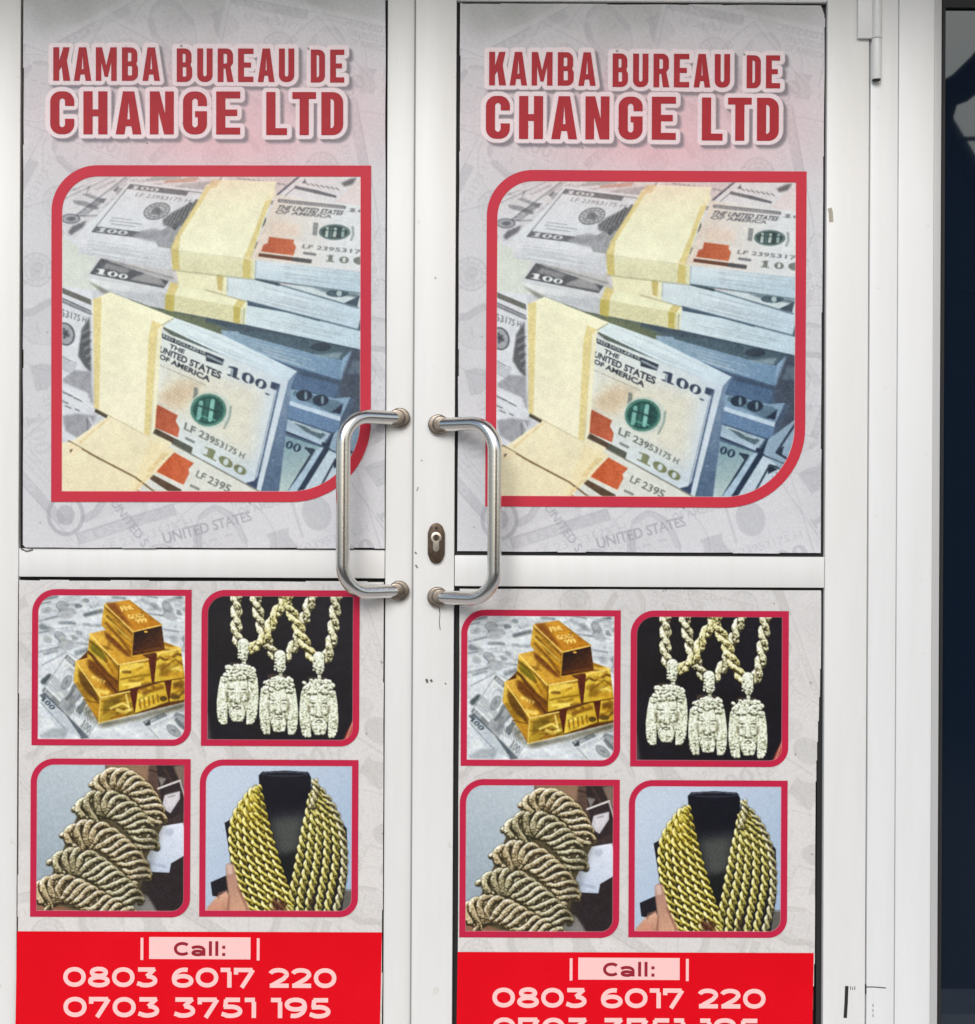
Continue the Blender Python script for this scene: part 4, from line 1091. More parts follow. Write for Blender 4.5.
def paint_bracelets():
    cv = Cv(10, 28, 935, 940, RES, (170, 184, 192))
    X, Y = cv.xy((slice(0, cv.H), slice(0, cv.W)))
    cv.poly([(10, 28), (450, 28), (450, 940), (10, 940)], lerp_col((186, 198, 204), (150, 164, 174), (200, 60), (60, 800)))
    rnd = random.Random(21)
    cv.poly([(440, 28), (940, 28), (940, 420), (620, 400), (440, 200)], (86, 66, 56))
    cv.poly([(446, 28), (700, 28), (690, 160), (560, 100), (446, 90)], (150, 118, 92), .9, 8)
    cv.poly([(740, 40), (900, 60), (910, 300), (760, 230)], (44, 34, 34)); cv.poly([(750, 130), (800, 140), (770, 190)], (150, 146, 138), .8, 4)
    cv.line([(700, 90), (880, 140)], 8, (40, 30, 28), .8); cv.line([(785, 80), (830, 160)], 16, (60, 44, 38)); cv.poly([(840, 70), (900, 60), (915, 200), (880, 160)], (140, 120, 104), .8, 5)
    cv.line([(752, 200), (880, 152)], 12, (216, 212, 206)); cv.line([(880, 155), (930, 310)], 12, (200, 196, 192), .8)
    cv.poly([(760, 210), (872, 165), (920, 330), (920, 410), (790, 400)], (46, 36, 38))
    cv.poly([(790, 240), (880, 215), (880, 260), (825, 345), (785, 320), (778, 290)], (196, 192, 196)); cv.line([(812, 250), (850, 240)], 10, (70, 60, 66)); cv.poly([(790, 240), (880, 215), (850, 300), (800, 320)], (228, 224, 226), .6, 8)
    cv.poly([(640, 640), (935, 560), (940, 940), (600, 940)], (40, 32, 34)); cv.poly([(760, 400), (935, 330), (935, 430), (780, 430)], (60, 48, 46))
    cv.poly([(620, 800), (690, 830), (760, 940), (600, 940)], (138, 136, 132), .9, 6)
    cl = [(780, 420), (900, 400), (930, 580), (880, 610), (830, 640), (820, 695), (690, 690), (660, 640), (700, 520)]
    cv.poly(cl, lerp_col((222, 228, 238), (188, 200, 216), (860, 420), (740, 690))); cv.ell(820, 455, 24, 22, (176, 184, 200), a=.8, soft=14); cv.line([(700, 640), (800, 660)], 16, (160, 172, 190), .7, 12)
    # forearm under the chains
    cv.poly([(10, 860), (60, 850), (300, 930), (280, 945), (10, 945)], (122, 88, 66)); cv.poly([(40, 885), (260, 925), (240, 942), (20, 942)], (150, 108, 84), .7, 8)
    cv.poly([(400, 130), (560, 90), (700, 190), (790, 400), (690, 600), (640, 860), (560, 940), (300, 930), (60, 850), (160, 640), (290, 330)], (84, 74, 50))
    rows = [([(415, 215), (450, 165), (510, 140), (590, 165), (670, 235), (722, 320), (750, 410)], 62),
            ([(320, 370), (370, 300), (450, 278), (550, 330), (640, 420), (685, 500), (700, 560)], 76),
            ([(245, 530), (300, 470), (390, 465), (490, 530), (580, 610), (640, 680), (660, 740)], 76),
            ([(170, 690), (225, 632), (320, 632), (420, 700), (520, 780), (600, 845), (625, 885)], 76),
            ([(50, 860), (120, 795), (220, 785), (330, 845), (440, 900), (540, 950), (600, 975)], 76)]
    rl = Relief(cv)
    for ri, (path, hw) in enumerate(rows):
        pts = resample(path, 6)
        d = np.r_[0, np.cumsum(np.linalg.norm(np.diff(pts, axis=0), axis=1))]
        D = d[-1]
        nst = 4
        for ph in range(nst):
            out, rr = [], []
            for i in range(len(pts)):
                t, n = frame_of(pts, i)
                q = d[i] / D
                th = 2 * PI * d[i] / 196 + 2 * PI * ph / nst + .25 * math.sin(d[i] / 31 + ri)
                A_ = hw * (1.02 - .26 * q) * (1 + .06 * math.sin(d[i] / 23 + ph * 2))
                o = pts[i] + n * A_ * math.cos(th) + t * 7 * math.sin(2 * th)
                out.append((o[0], o[1], 60 * math.sin(PI * min(1, .2 + .7 * q)) - ri * 3 + 27 * math.sin(th)))
                rr.append((18.5 - 4 * q) * (1 + .10 * math.sin(d[i] / 7.5 + ph)))
            rl.tube(out, np.array(rr), ri % 2)
            rl.tube([(x - 8, y + 3, z - 26) for x, y, z in out], np.array(rr) * .8, ri % 2)
    rA = [(0, (38, 30, 16)), (.2, (92, 78, 50)), (.42, (160, 142, 102)), (.65, (206, 188, 146)), (.9, (238, 226, 190)), (1.2, (255, 252, 236))]
    rB = [(0, (34, 30, 14)), (.2, (82, 74, 50)), (.42, (146, 136, 100)), (.65, (190, 180, 140)), (.9, (234, 228, 194)), (1.2, (255, 254, 232))]
    rl.develop([rA, rB], 3, .5, 13, .24, contrast=1.55)
    cv.poly([(400, 130), (560, 90), (700, 190), (780, 400), (690, 600), (640, 860), (560, 940), (300, 930), (60, 850), (160, 640), (290, 330)], (70, 64, 48), .12, 10)
    cv.poly([(720, 420), (800, 400), (720, 620), (690, 840), (600, 950), (640, 700)], (50, 46, 32), .38, 22)
    X_, Y_ = X, Y
    cv.a += ((vnoise(X_, Y_, 16, 77) - .5) * 10)[..., None]
    cv.soften(3.0, .6); cv.grain(5.0, 8)
    return cv

def paint_necklaces():
    cv = Cv(10, 28, 935, 940, RES, (178, 196, 214))
    X, Y = cv.xy((slice(0, cv.H), slice(0, cv.W)))
    f = lerp_col((196, 208, 222), (160, 182, 206), (300, 60), (860, 760))
    cv.a = f(X, Y)
    rnd = random.Random(33)
    cv.poly([(800, 785), (940, 790), (940, 945), (800, 945)], (96, 92, 86)); cv.line([(800, 792), (940, 796)], 6, (150, 160, 168), .8)
    cv.poly([(160, 400), (230, 360), (800, 330), (880, 430), (885, 700), (850, 940), (260, 940), (200, 640)], (24, 24, 32))
    cv.poly([(80, 750), (170, 710), (260, 780), (260, 860), (90, 830)], (26, 24, 30))
    cv.poly([(360, 120), (380, 98), (520, 90), (650, 98), (668, 130), (668, 240), (640, 330), (640, 560), (560, 860), (480, 700), (420, 400), (370, 280)], (14, 14, 26))
    cv.ell(515, 110, 146, 18, (40, 44, 58)); cv.ell(515, 106, 128, 9, (110, 114, 122), a=.8, soft=4); cv.ell(515, 110, 125, 9, (20, 20, 32), soft=3)
    cv.poly([(420, 370), (640, 340), (610, 560), (540, 640), (460, 560)], (86, 90, 82), .8, 34); cv.poly([(470, 600), (590, 560), (560, 830), (500, 740)], (18, 20, 20), .9, 16)
    cv.line([(690, 150), (676, 200), (700, 240)], 20, (60, 60, 60))
    Li = [(352, 185), (385, 350), (430, 520), (470, 640), (505, 750), (540, 850), (545, 960)]
    Lo = [(318, 215), (222, 340), (200, 470), (218, 620), (262, 770), (320, 900), (345, 960)]
    Ri = [(676, 235), (658, 330), (630, 450), (605, 590), (578, 730), (556, 840), (548, 960)]
    Ro = [(704, 190), (800, 300), (858, 450), (872, 620), (850, 790), (822, 900), (815, 960)]
    rl = Relief(cv)
    N = 6
    for k in range(N):
        t = k / (N - 1)
        mixp = lambda A_, B_: [tuple(np.array(p) * (1 - t) + np.array(q) * t) for p, q in zip(A_, B_)]
        L, Rr = mixp(Li, Lo), mixp(Ri, Ro)
        L = [(x + rnd.uniform(-4, 4), y) for x, y in L]; Rr = [(x + rnd.uniform(-4, 4), y) for x, y in Rr]
        zz = 60 - abs(t - .45) * 60
        twisted_rope(rl, L, 56 - 5 * t, 112, zz + 12 * (k % 2), 0, rnd.uniform(0, 6), 1, .08, .205)
        twisted_rope(rl, Rr, 54 - 5 * t, 110, zz + 12 * (k % 2), 1 if k < 5 else 2, rnd.uniform(0, 6), 1, .08, .205)
    twisted_rope(rl, [(688, 150), (702, 200), (692, 250), (672, 310)], 40, 80, 80, 2)
    gA = [(0, (38, 32, 6)), (.18, (92, 80, 18)), (.38, (164, 146, 44)), (.6, (216, 202, 92)), (.8, (244, 236, 150)), (1.1, (255, 252, 220))]
    gB = [(0, (36, 34, 12)), (.18, (88, 80, 28)), (.38, (156, 144, 62)), (.6, (204, 194, 104)), (.85, (236, 230, 160)), (1.2, (255, 252, 222))]
    gC = [(0, (34, 32, 18)), (.18, (80, 74, 44)), (.38, (146, 136, 86)), (.6, (192, 184, 132)), (.85, (228, 222, 184)), (1.2, (252, 250, 230))]
    rl.develop([gA, gB, gC], 5, .5, 15, .14, contrast=1.35)
    cv.poly([(300, 230), (345, 200), (400, 400), (300, 420), (215, 400)], (240, 200, 30), .16, 30)
    # gaps near the bottom where the bust shows between ropes
    cv.poly([(440, 840), (520, 870), (530, 935), (450, 935)], (70, 30, 24), .8, 12); cv.poly([(660, 860), (700, 800), (690, 930), (650, 935)], (40, 26, 20), .7, 10)
    # hand holding the strands
    sk = (196, 150, 124)
    fing = [(168, 655), (185, 635), (212, 640), (228, 700), (250, 790), (300, 880), (320, 945), (170, 945), (185, 820), (172, 720)]
    cv.poly(fing, lerp_col((168, 128, 112), (206, 158, 128), (180, 650), (260, 920)), 1, 3); cv.poly([(172, 655), (188, 642), (206, 648), (210, 700), (182, 706)], (216, 186, 172), .85, 5)
    cv.line([(240, 780), (290, 890), (300, 945)], 12, (128, 84, 64), .7, 8)
    cv.poly([(60, 900), (110, 840), (175, 800), (200, 860), (190, 945), (50, 945)], lerp_col((216, 168, 140), (176, 124, 100), (120, 830), (140, 940)), 1, 4); cv.line([(125, 845), (130, 815), (175, 800)], 8, (150, 108, 92), .8, 4)
    cv.line([(190, 830), (180, 940)], 9, (134, 88, 70), .8, 6); cv.poly([(60, 905), (140, 870), (160, 945), (50, 945)], (214, 150, 122), .6, 10)
    cv.soften(3.0, .6); cv.grain(5.0, 9)
    return cv
# ------------------------------------------------------------------ condensed capitals for the title, as outlines in a 1-high cell
def arc(cx, cy, rx, ry, a0, a1, n=6):
    return [(cx + rx * math.cos(R(a0 + (a1 - a0) * k / n)), cy + ry * math.sin(R(a0 + (a1 - a0) * k / n))) for k in range(n + 1)]

def letter(ch, w, t):
    q = .24 if w > .5 else .2          # outer corner radius
    ri = max(.03, q - t * .75)         # inner corner radius
    if ch == 'K':
        return [[(0, 0), (t, 0), (t, .30), (t + .07, .43), (w - t * 1.0, 0), (w + .03, 0), (t + .23, .60), (w + .01, 1), (w - t * 1.02, 1), (t, .60), (t, 1), (0, 1)]]
    if ch == 'A':
        return [[(-.02, 0), (t * .95 - .02, 0), (t + .0, .19), (w - t, .19), (w - t * .95 + .02, 0), (w + .02, 0), (w / 2 + t * .62, 1), (w / 2 - t * .62, 1)],
                [(t + .035, .35), (w / 2, .78), (w - t - .035, .35)]]
    if ch == 'M':
        wm = w * 1.3
        return [[(0, 0), (t * .92, 0), (t * .92, .56), (wm / 2 - .05, .12), (wm / 2 + .05, .12), (wm - t * .92, .56), (wm - t * .92, 0), (wm, 0), (wm, 1), (wm - t * 1.05, 1), (wm / 2, .46), (t * 1.05, 1), (0, 1)]]
    if ch == 'B':
        return [[(0, 0)] + arc(w - q, q, q, q, -90, 0) + [(w, .40), (w - .05, .51), (w - .02, .60)] + arc(w - .02 - q, 1 - q, q, q, 0, 90) + [(0, 1)],
                [(t, .16), (t, .44)] + arc(w - t - .03, .41, .03, .03, 90, 0, 3) + arc(w - t - .03, .19, .03, .03, 0, -90, 3),
                [(t, .58), (t, .84)] + arc(w - t - .05, .81, .03, .03, 90, 0, 3) + arc(w - t - .05, .61, .03, .03, 0, -90, 3)]
    if ch == 'R':
        return [[(0, 0), (t, 0), (t, .40), (w * .5, .40), (w - t * .98, 0), (w + .02, 0), (w - t * .42, .45), (w, .56)] + arc(w - q, 1 - q, q, q, 0, 90) + [(0, 1)],
                [(t, .55), (t, .84)] + arc(w - t - .04, .80, .04, .04, 90, 0, 3) + arc(w - t - .04, .59, .04, .04, 0, -90, 3)]
    if ch == 'D':
        return [[(0, 0)] + arc(w - q, q, q, q, -90, 0) + arc(w - q, 1 - q, q, q, 0, 90) + [(0, 1)],
                [(t, .16), (t, .84)] + arc(w - t - ri, .84 - ri, ri, ri, 90, 0, 4) + arc(w - t - ri, .16 + ri, ri, ri, 0, -90, 4)]
    if ch == 'U':
        return [[(0, 1)] + arc(q, q, q, q, 180, 270) + arc(w - q, q, q, q, 270, 360) + [(w, 1), (w - t, 1)] + arc(w - t - ri, .16 + ri, ri, ri, 0, -90, 4) + arc(t + ri, .16 + ri, ri, ri, 270, 180, 4) + [(t, 1)]]
    if ch == 'E':
        return [[(0, 0), (w, 0), (w, .16), (t, .16), (t, .43), (w - .07, .43), (w - .07, .58), (t, .58), (t, .84), (w, .84), (w, 1), (0, 1)]]
    if ch in 'CG':
        out = [(w, .66)] + arc(w - q, 1 - q, q, q, 0, 90) + arc(q, 1 - q, q, q, 90, 180) + arc(q, q, q, q, 180, 270) + arc(w - q, q, q, q, 270, 360)
        inner = arc(t + ri, .16 + ri, ri, ri, 270, 180, 4) + arc(t + ri, .84 - ri, ri, ri, 180, 90, 4) + arc(w - t - ri, .84 - ri, ri, ri, 90, 0, 4) + [(w - t, .66)]
        if ch == 'C':
            return [out + [(w, .36), (w - t, .36)] + arc(w - t - ri, .16 + ri, ri, ri, 0, -90, 4) + inner]
        return [out + [(w, .54), (w * .5, .54), (w * .5, .40), (w - t, .40)] + arc(w - t - ri, .16 + ri, ri, ri, 0, -90, 4) + inner]
    if ch == 'H':
        return [[(0, 0), (t, 0), (t, .42), (w - t, .42), (w - t, 0), (w, 0), (w, 1), (w - t, 1), (w - t, .58), (t, .58), (t, 1), (0, 1)]]
    if ch == 'N':
        return [[(0, 0), (t * .95, 0), (t * .95, .52), (w - t * 1.05, 0), (w, 0), (w, 1), (w - t * .95, 1), (w - t * .95, .48), (t * 1.05, 1), (0, 1)]]
    if ch == 'L':
        return [[(0, 0), (w * .95, 0), (w * .95, .16), (t, .16), (t, 1), (0, 1)]]
    if ch == 'T':
        m = w * .54
        return [[(m - t / 2, 0), (m + t / 2, 0), (m + t / 2, .84), (2 * m, .84), (2 * m, 1), (0, 1), (0, .84), (m - t / 2, .84)]]

def word(txt, x0, x1, ytop, ybot, w, t):
    """Outlines of a word fitted between x0 and x1 (photo pixels, y down)."""
    h = ybot - ytop
    adv = [w * (1.3 if c == 'M' else 1.08 if c == 'T' else .95 if c == 'L' else 1.0) for c in txt]
    gap = ((x1 - x0) / h - sum(adv)) / (len(txt) - 1)
    x, out = 0.0, []
    for c, a in zip(txt, adv):
        out.append([[(x0 + (x + u) * h, ybot - v * h) for u, v in cont] for cont in letter(c, w, t)])
        x += a + gap
    return out

TITLE = (word('KAMBA', 53, 159, 47.5, 81, .48, .178) + word('BUREAU', 176.5, 294, 48.5, 82, .46, .178) + word('DE', 310.5, 344, 49.5, 82.5, .43, .178)
         + word('CHANGE', 50, 240, 91.5, 134.5, .56, .215) + word('LTD', 266, 343, 92, 135, .51, .215))

def flat_mesh(name, shapes, fxz, y):
    """Letters (lists of contours, holes included) filled flat in the x-z plane."""
    verts, faces = [], []
    for conts in shapes:
        cu = bpy.data.curves.new('t', 'CURVE'); cu.dimensions = '2D'; cu.fill_mode = 'BOTH'
        for c in conts:
            sp = cu.splines.new('POLY'); sp.points.add(len(c) - 1); sp.use_cyclic_u = True
            for p, (u, v) in zip(sp.points, c): p.co = (u, -v, 0, 1)
        o = bpy.data.objects.new('t', cu); COL.objects.link(o)
        dg = bpy.context.evaluated_depsgraph_get()
        me = bpy.data.meshes.new_from_object(o.evaluated_get(dg))
        n0 = len(verts)
        for v in me.vertices:
            x, z = fxz(v.co.x, -v.co.y); verts.append((x, y, z))
        for p in me.polygons: faces.append([n0 + i for i in p.vertices])
        bpy.data.objects.remove(o); bpy.data.curves.remove(cu); bpy.data.meshes.remove(me)
    m = bpy.data.meshes.new(name)
    m.from_pydata(verts, [], faces)
    return facing(m)

def facing(m):
    b = bmesh.new(); b.from_mesh(m)
    bmesh.ops.remove_doubles(b, verts=b.verts[:], dist=1e-6)
    b.normal_update()
    for f in b.faces:
        if f.normal.y > 0: f.normal_flip()
    b.to_mesh(m); b.free()
    return m

def text_mesh(name, body, x0, x1, y0, y1, fxz, y, bold):
    t = text_tris(body, bold)
    verts = []
    for u, v in t.reshape(-1, 2):
        x, z = fxz(x0 + u * (x1 - x0), y0 + v * (y1 - y0)); verts.append((x, y, z))
    m = bpy.data.meshes.new(name)
    m.from_pydata(verts, [], [(3 * k, 3 * k + 1, 3 * k + 2) for k in range(len(t))])
    return facing(m)

def superell(cx, cy, rx, ry, a0=0, a1=360, n=36, e=2.1):
    out = []
    for k in range(n + (0 if a1 - a0 == 360 else 1)):
        t = R(a0 + (a1 - a0) * k / n); co, si = math.cos(t), math.sin(t)
        out.append((cx + rx * math.copysign(abs(co) ** (2 / e), co), cy + ry * math.copysign(abs(si) ** (2 / e), si)))
    return out

T_ = .218
H_ = T_ / 2
GLYPH = {                              # width, strokes as (points, closed), y up, cap height 1
    '0': (1.14, [(superell(.57, .5, .57 - H_, .5 - H_), True)]),
    '8': (1.10, [(superell(.55, .735, .46 - H_, .265 - H_ * .8), True), (superell(.55, .29, .55 - H_, .29 - H_ * .8), True)]),
    '3': (1.04, [([(.06, 1 - H_), (.92, 1 - H_)], False), ([(.90, .93), (.50, .54)], False), (superell(.44, .33, .60 - H_, .33 - H_ * .9, 82, -118, 24), False), ([(.30, .112), (.02, .20)], False)]),
    '6': (1.10, [(superell(.56, .33, .54 - H_, .33 - H_ * .85), True), (superell(.66, .42, .66 - H_, .58 - H_, 188, 76, 20), False)]),
    '9': (1.10, [(superell(.54, .67, .54 - H_, .33 - H_ * .85), True), (superell(.44, .58, .66 - H_, .58 - H_, 8, -104, 20), False)]),
    '1': (.56, [([(0, 1 - H_), (.5, 1 - H_)], False), ([(.45, .80), (.45, 0)], False)]),
    '7': (1.05, [([(H_, .66), (H_, 1 - H_), (.94, 1 - H_)], False), ([(.97, .90), (.40, 0)], False)]),
    '2': (1.02, [(superell(.48, .66, .48 - H_ * .6, .34 - H_, 165, -8, 22) + [(.74, .46), (.13, H_)], False), ([(.04, H_), (1.0, H_)], False)]),
    '5': (1.04, [([(.92, 1 - H_), (.20, 1 - H_)], False), ([(.24, .90), (.20, .53)], False), (superell(.44, .325, .60 - H_, .325 - H_ * .9, 92, -118, 24), False), ([(.30, .112), (.02, .20)], False), ([(.12, .545), (.46, .545)], False)]),
    'C': (.84, [(superell(.50, .5, .50 - H_, .5 - H_, 44, 316, 30, 2.1), False)]),
    'a': (.86, [(superell(.38, .43, .38 - H_ * .3, .33 - H_, 150, 0, 16) , False), ([(.735, .46), (.735, 0)], False), (superell(.40, .21, .38 - H_, .21 - H_ * .7), True)]),
    'l': (.24, [([(.12, 1.06), (.12, 0)], False)]),
    ':': (.30, [([(.15, .74), (.15, .52)], False), ([(.15, .22), (.15, 0)], False)]),
    ' ': (.50, []),
}

def stroke_text(name, body, x0, x1, y0, y1, fxz, y):
    h = y1 - y0
    gap = .115
    tot = sum(GLYPH[c][0] for c in body) + gap * (len(body) - 1)
    sx = (x1 - x0) / (tot * h)
    verts, faces, done = [], [], []
    x, lay = 0.0, 0
    for c in body + ' ':
        if c == ' ' and verts:
            m = bpy.data.meshes.new(name); m.from_pydata(verts, [], faces); done.append(facing(m))
            verts, faces = [], []
        wd, strokes = GLYPH[c]
        for pts, closed in strokes:
            p = np.array([((x + u) * h * sx, v * h) for u, v in pts])
            n = len(p)
            L = []
            for i in range(n):
                a_ = p[i - 1] if (closed or i > 0) else None
                b_ = p[(i + 1) % n] if (closed or i < n - 1) else None
                d0 = (p[i] - a_) / np.linalg.norm(p[i] - a_) if a_ is not None else None
                d1 = (b_ - p[i]) / np.linalg.norm(b_ - p[i]) if b_ is not None else None
                d0 = d1 if d0 is None else d0; d1 = d0 if d1 is None else d1
                n0 = np.array((-d0[1], d0[0])); n1 = np.array((-d1[1], d1[0]))
                mt = n0 + n1; mt /= np.linalg.norm(mt)
                L.append(mt * min(1.6, 1 / max(.3, mt @ n0)) * T_ * h / 2)
            base = len(verts); yy = y - lay * 0.00002; lay += 1
            for q, o in zip(p, L):
                for sg in (1, -1):
                    w_ = q + o * sg
                    X_, Z_ = fxz(x0 + w_[0], y1 - w_[1]); verts.append((X_, yy, Z_))
            for i in range(n if closed else n - 1):
                j = (i + 1) % n
                faces.append((base + 2 * i, base + 2 * i + 1, base + 2 * j + 1, base + 2 * j))
        x += wd + gap
    return done

def outline(x0, y0, x1, y1, ra, rb, n=16):
    """Panel outline, y down: rounded top left (ra) and bottom right (rb), the other two corners square."""
    p = arc(x0 + ra, y0 + ra, ra, ra, 180, 270, n) + [(x1, y0)] + arc(x1 - rb, y1 - rb, rb, rb, 0, 90, n) + [(x0, y1)]
    return p

def inside_outline(X, Y, x0, y0, x1, y1, ra, rb):
    k = (X >= x0) & (X <= x1) & (Y >= y0) & (Y <= y1)
    k &= ~((X < x0 + ra) & (Y < y0 + ra) & ((X - x0 - ra) ** 2 + (Y - y0 - ra) ** 2 > ra * ra))
    k &= ~((X > x1 - rb) & (Y > y1 - rb) & ((X - x1 + rb) ** 2 + (Y - y1 + rb) ** 2 > rb * rb))
    return k

def border_mesh(name, o, i, fxz, y):
    A, B = outline(*o), outline(*i)
    verts = []
    for u, v in A + B:
        x, z = fxz(u, v); verts.append((x, y, z))
    n = len(A)
    m = bpy.data.meshes.new(name)
    m.from_pydata(verts, [], [(k, (k + 1) % n, n + (k + 1) % n, n + k) for k in range(n)])
    return facing(m)

def sheet_mesh(name, pts, fxz, y):
    m = bpy.data.meshes.new(name)
    m.from_pydata([(fxz(u, v)[0], y, fxz(u, v)[1]) for u, v in pts], [], [list(range(len(pts)))])
    return facing(m)

# ------------------------------------------------------------------ poster grounds
def paint_ground(x0, y0, x1, y1, base, upper):
    cv = Cv(x0, y0, x1, y1, 1.3, base)
    X, Y = cv.xy((slice(0, cv.H), slice(0, cv.W)))
    cv.a += ((vnoise(X, Y, 70, 41) - .5) * 10 + (vnoise(X, Y, 22, 42) - .5) * 7)[..., None]
    ink = (138, 138, 146) if upper else (146, 143, 138)
    rnd = random.Random(8 if upper else 5)
    if upper:
        spots = [((180, 30), 250, -28), ((330, 60), 230, 12), ((90, 150), 260, -62), ((330, 230), 260, 80), ((50, 330), 260, 75), ((120, 520), 260, 48), ((230, 545), 300, -17), ((370, 430), 240, 55), ((40, 90), 200, 20), ((260, 120), 230, -40), ((380, 330), 200, -70)]
        for (px_, py_, a_) in ((60, 8, .5), (110, 22, .4), (190, 10, .5), (235, 20, .35), (300, 6, .4), (150, 30, .25), (345, 20, .3)):
            cv.poly([(px_ - 50, py_ - 30), (px_ + 40, py_ - 26), (px_ + 26, py_ + 14), (px_ - 20, py_ + 26)], (158, 160, 156), a_, 9)
    else:
        spots = [((80, 620), 260, -32), ((330, 640), 240, 70), ((60, 760), 240, 50), ((340, 800), 260, -58), ((190, 760), 280, -20), ((110, 925), 260, -12), ((300, 930), 260, 32), ((200, 600), 240, 14), ((372, 900), 220, -75)]
    for (cx, cy), L, deg in spots:
        c, s_ = math.cos(R(deg)), math.sin(R(deg))
        f = lambda p, cx=cx, cy=cy, L=L, c=c, s_=s_: np.stack([cx + L * ((p[..., 0] - 1.175) / 2.35 * c - (p[..., 1] - .5) / 2.35 * s_), cy + L * ((p[..., 0] - 1.175) / 2.35 * s_ + (p[..., 1] - .5) / 2.35 * c)], -1)
        cv.poly([tuple(f(np.array(q, float))) for q in ((0, 0), (2.35, 0), (2.35, 1), (0, 1))], np.array(base) + rnd.uniform(-5, 6), .5, 1.5)
        note(cv, f, ink, .26 if upper else .20, None, False)
    if upper:
        tm = lambda q: homog([(0, 0), (1, 0), (1, 1), (0, 1)], q)
        cv.text('UNITED STATES', tm([(162, 533), (250, 510), (253, 520), (165, 544)]), (150, 150, 158), .6, bold=.02)
        cv.text('UNITED S', tm([(118, 498), (150, 542), (143, 548), (110, 503)]), (150, 150, 158), .5, bold=.02)
        cv.ell(66, 515, 17, 19, (150, 150, 158), a=.45, ring=4); cv.ell(66, 515, 9, 10, (150, 150, 158), a=.4)
    a3 = np.array((240, 172, 180), float)
    if upper:
        w = (np.exp(-(((X - 225) / 150) ** 2) - ((Y - 112) / 58) ** 2) * .45 + np.exp(-(((X - 230) / 95) ** 2) - ((Y - 152) / 26) ** 2) * .25)[..., None]
        cv.a = cv.a * (1 - w) + a3 * w
        # raised-sticker plate of the title: soft shadow, pale outline
        hi = 8.2
        for dx, dy, wd, col, al, bl in ((3.8, 3.9, 9.2, (122, 117, 124), .72, 1), (2.6, 2.8, 9.2, (118, 112, 118), .6, 0), (0, 0, 8.8, (240, 224, 227), .97, 0)):
            m = np.zeros((cv.H, cv.W))
            tmp = Cv(x0, y0, x1, y1, 1.3, (0, 0, 0))
            for conts in TITLE:
                o = [(u + dx, v + dy) for u, v in conts[0]]
                tmp.poly(o, (255, 255, 255)); tmp.line(o, wd, (255, 255, 255), closed=True)
            m = tmp.a[..., 0] / 255.0
            if bl: m = cv.blurm(m, .8)
            cv.put((slice(0, cv.H), slice(0, cv.W)), m * al, col)
        w = (np.exp(-(((X - 215) / 120) ** 2) - ((Y - 110) / 40) ** 2) * .17)[..., None]
        cv.a = cv.a * (1 - w) + a3 * w
        w = np.clip(1 - (Y + 4) / 30, 0, 1)[..., None] * .22
        cv.a = cv.a * (1 - w) + np.array((150, 152, 146)) * w
    else:
        cv.a += ((Y - 580) / 480 * 6)[..., None] * np.array((1.0, .6, .1))
    # stray specks of dirt
    for k in range(26):
        x, y = rnd.uniform(x0, x1), rnd.uniform(y0, y1)
        cv.ell(x, y, rnd.uniform(.5, 1.3), rnd.uniform(.5, 1.8), (112, 106, 98), rnd.uniform(0, 3), a=rnd.uniform(.3, .8))
    cv.grain(3.0, 12)
    return cv

SP = S * (DIST + 0.0065) / DIST
YF = 0.0065                          # depth of the posters' printed face
def mapper(u0, v0):
    return lambda u, v: ((u - u0) * SP, -(v - v0) * SP)

def edge_wobble(seed, amp):
    def f(X, Y):
        n = (vnoise(X, Y, 60, seed) - .5) * amp; m = (vnoise(X, Y, 45, seed + 1) - .5) * amp
        return X + n, Y + m
    return f

# ---- upper poster (left-photo pixel units)
UREF = (212.0, 334.0)
fu = mapper(*UREF)
UPO = (51.5, 165.5, 371.0, 502.0, 46, 80)
UPI = (62.0, 176.5, 360.5, 491.5, 36, 70)
ground_u = paint_ground(16, -6, 398, 553, (211, 211, 214), True)
def stroke_px(cv, o, to, w, col, a=1.0):
    cv.line([to(*p) for p in outline(*o)], w, col, a, closed=True)
cv_m = paint_money()
toG = lambda u, v: ((u - 56.0) * 6.0236, (v - 170.2) * 6.0236)
stroke_px(cv_m, UPI, toG, 8.5, (244, 190, 186), .9)
mid = lambda o, i: tuple((a + b) / 2 for a, b in zip(o, i))
fg = lambda X, Y: fu(X / 6.0236 + 56.0, Y / 6.0236 + 170.2)
mm = mid(UPO, UPI)
me_money = raster_mesh('banknote_picture', cv_m, fg, keep=lambda X, Y: inside_outline(X / 6.0236 + 56.0, Y / 6.0236 + 170.2, *mm))
me_uborder = border_mesh('picture_border', UPO, UPI, fu, -0.0008)
me_title = flat_mesh('title_lettering', TITLE, fu, -0.0006)

def upper_poster(ref, keep, rot, label):
    t = empty('upper_poster', at(ref[0], ref[1], YF), label, 'poster', 'exchange bureau posters on the glass doors')
    t.rotation_euler = (0, rot, 0)
    link('backing', raster_mesh('backing', ground_u, fu, keep=keep, edge=edge_wobble(3, .9)), M['print'], t)
    ti = bpy.data.objects.new('title_lettering', me_title); COL.objects.link(ti); ti.parent = t
    p = bpy.data.objects.new('banknote_picture', me_money); COL.objects.link(p); p.parent = t; p.location.y = -0.0004
    b = bpy.data.objects.new('picture_border', me_uborder); COL.objects.link(b); b.parent = p
    return t
me_title.materials.append(M['red_letter']); me_money.materials.append(M['print']); me_uborder.materials.append(M['red_frame_upper'])
upper_poster(UREF, lambda X, Y: (X > 22.8) & (X < 385.6) & (Y > -3) & (Y < 548.4) & (Y - 548.4 < (X - 25.5) * 1.2), R(-.2), 'upper poster on the left door, red title above a picture of banknote bundles')
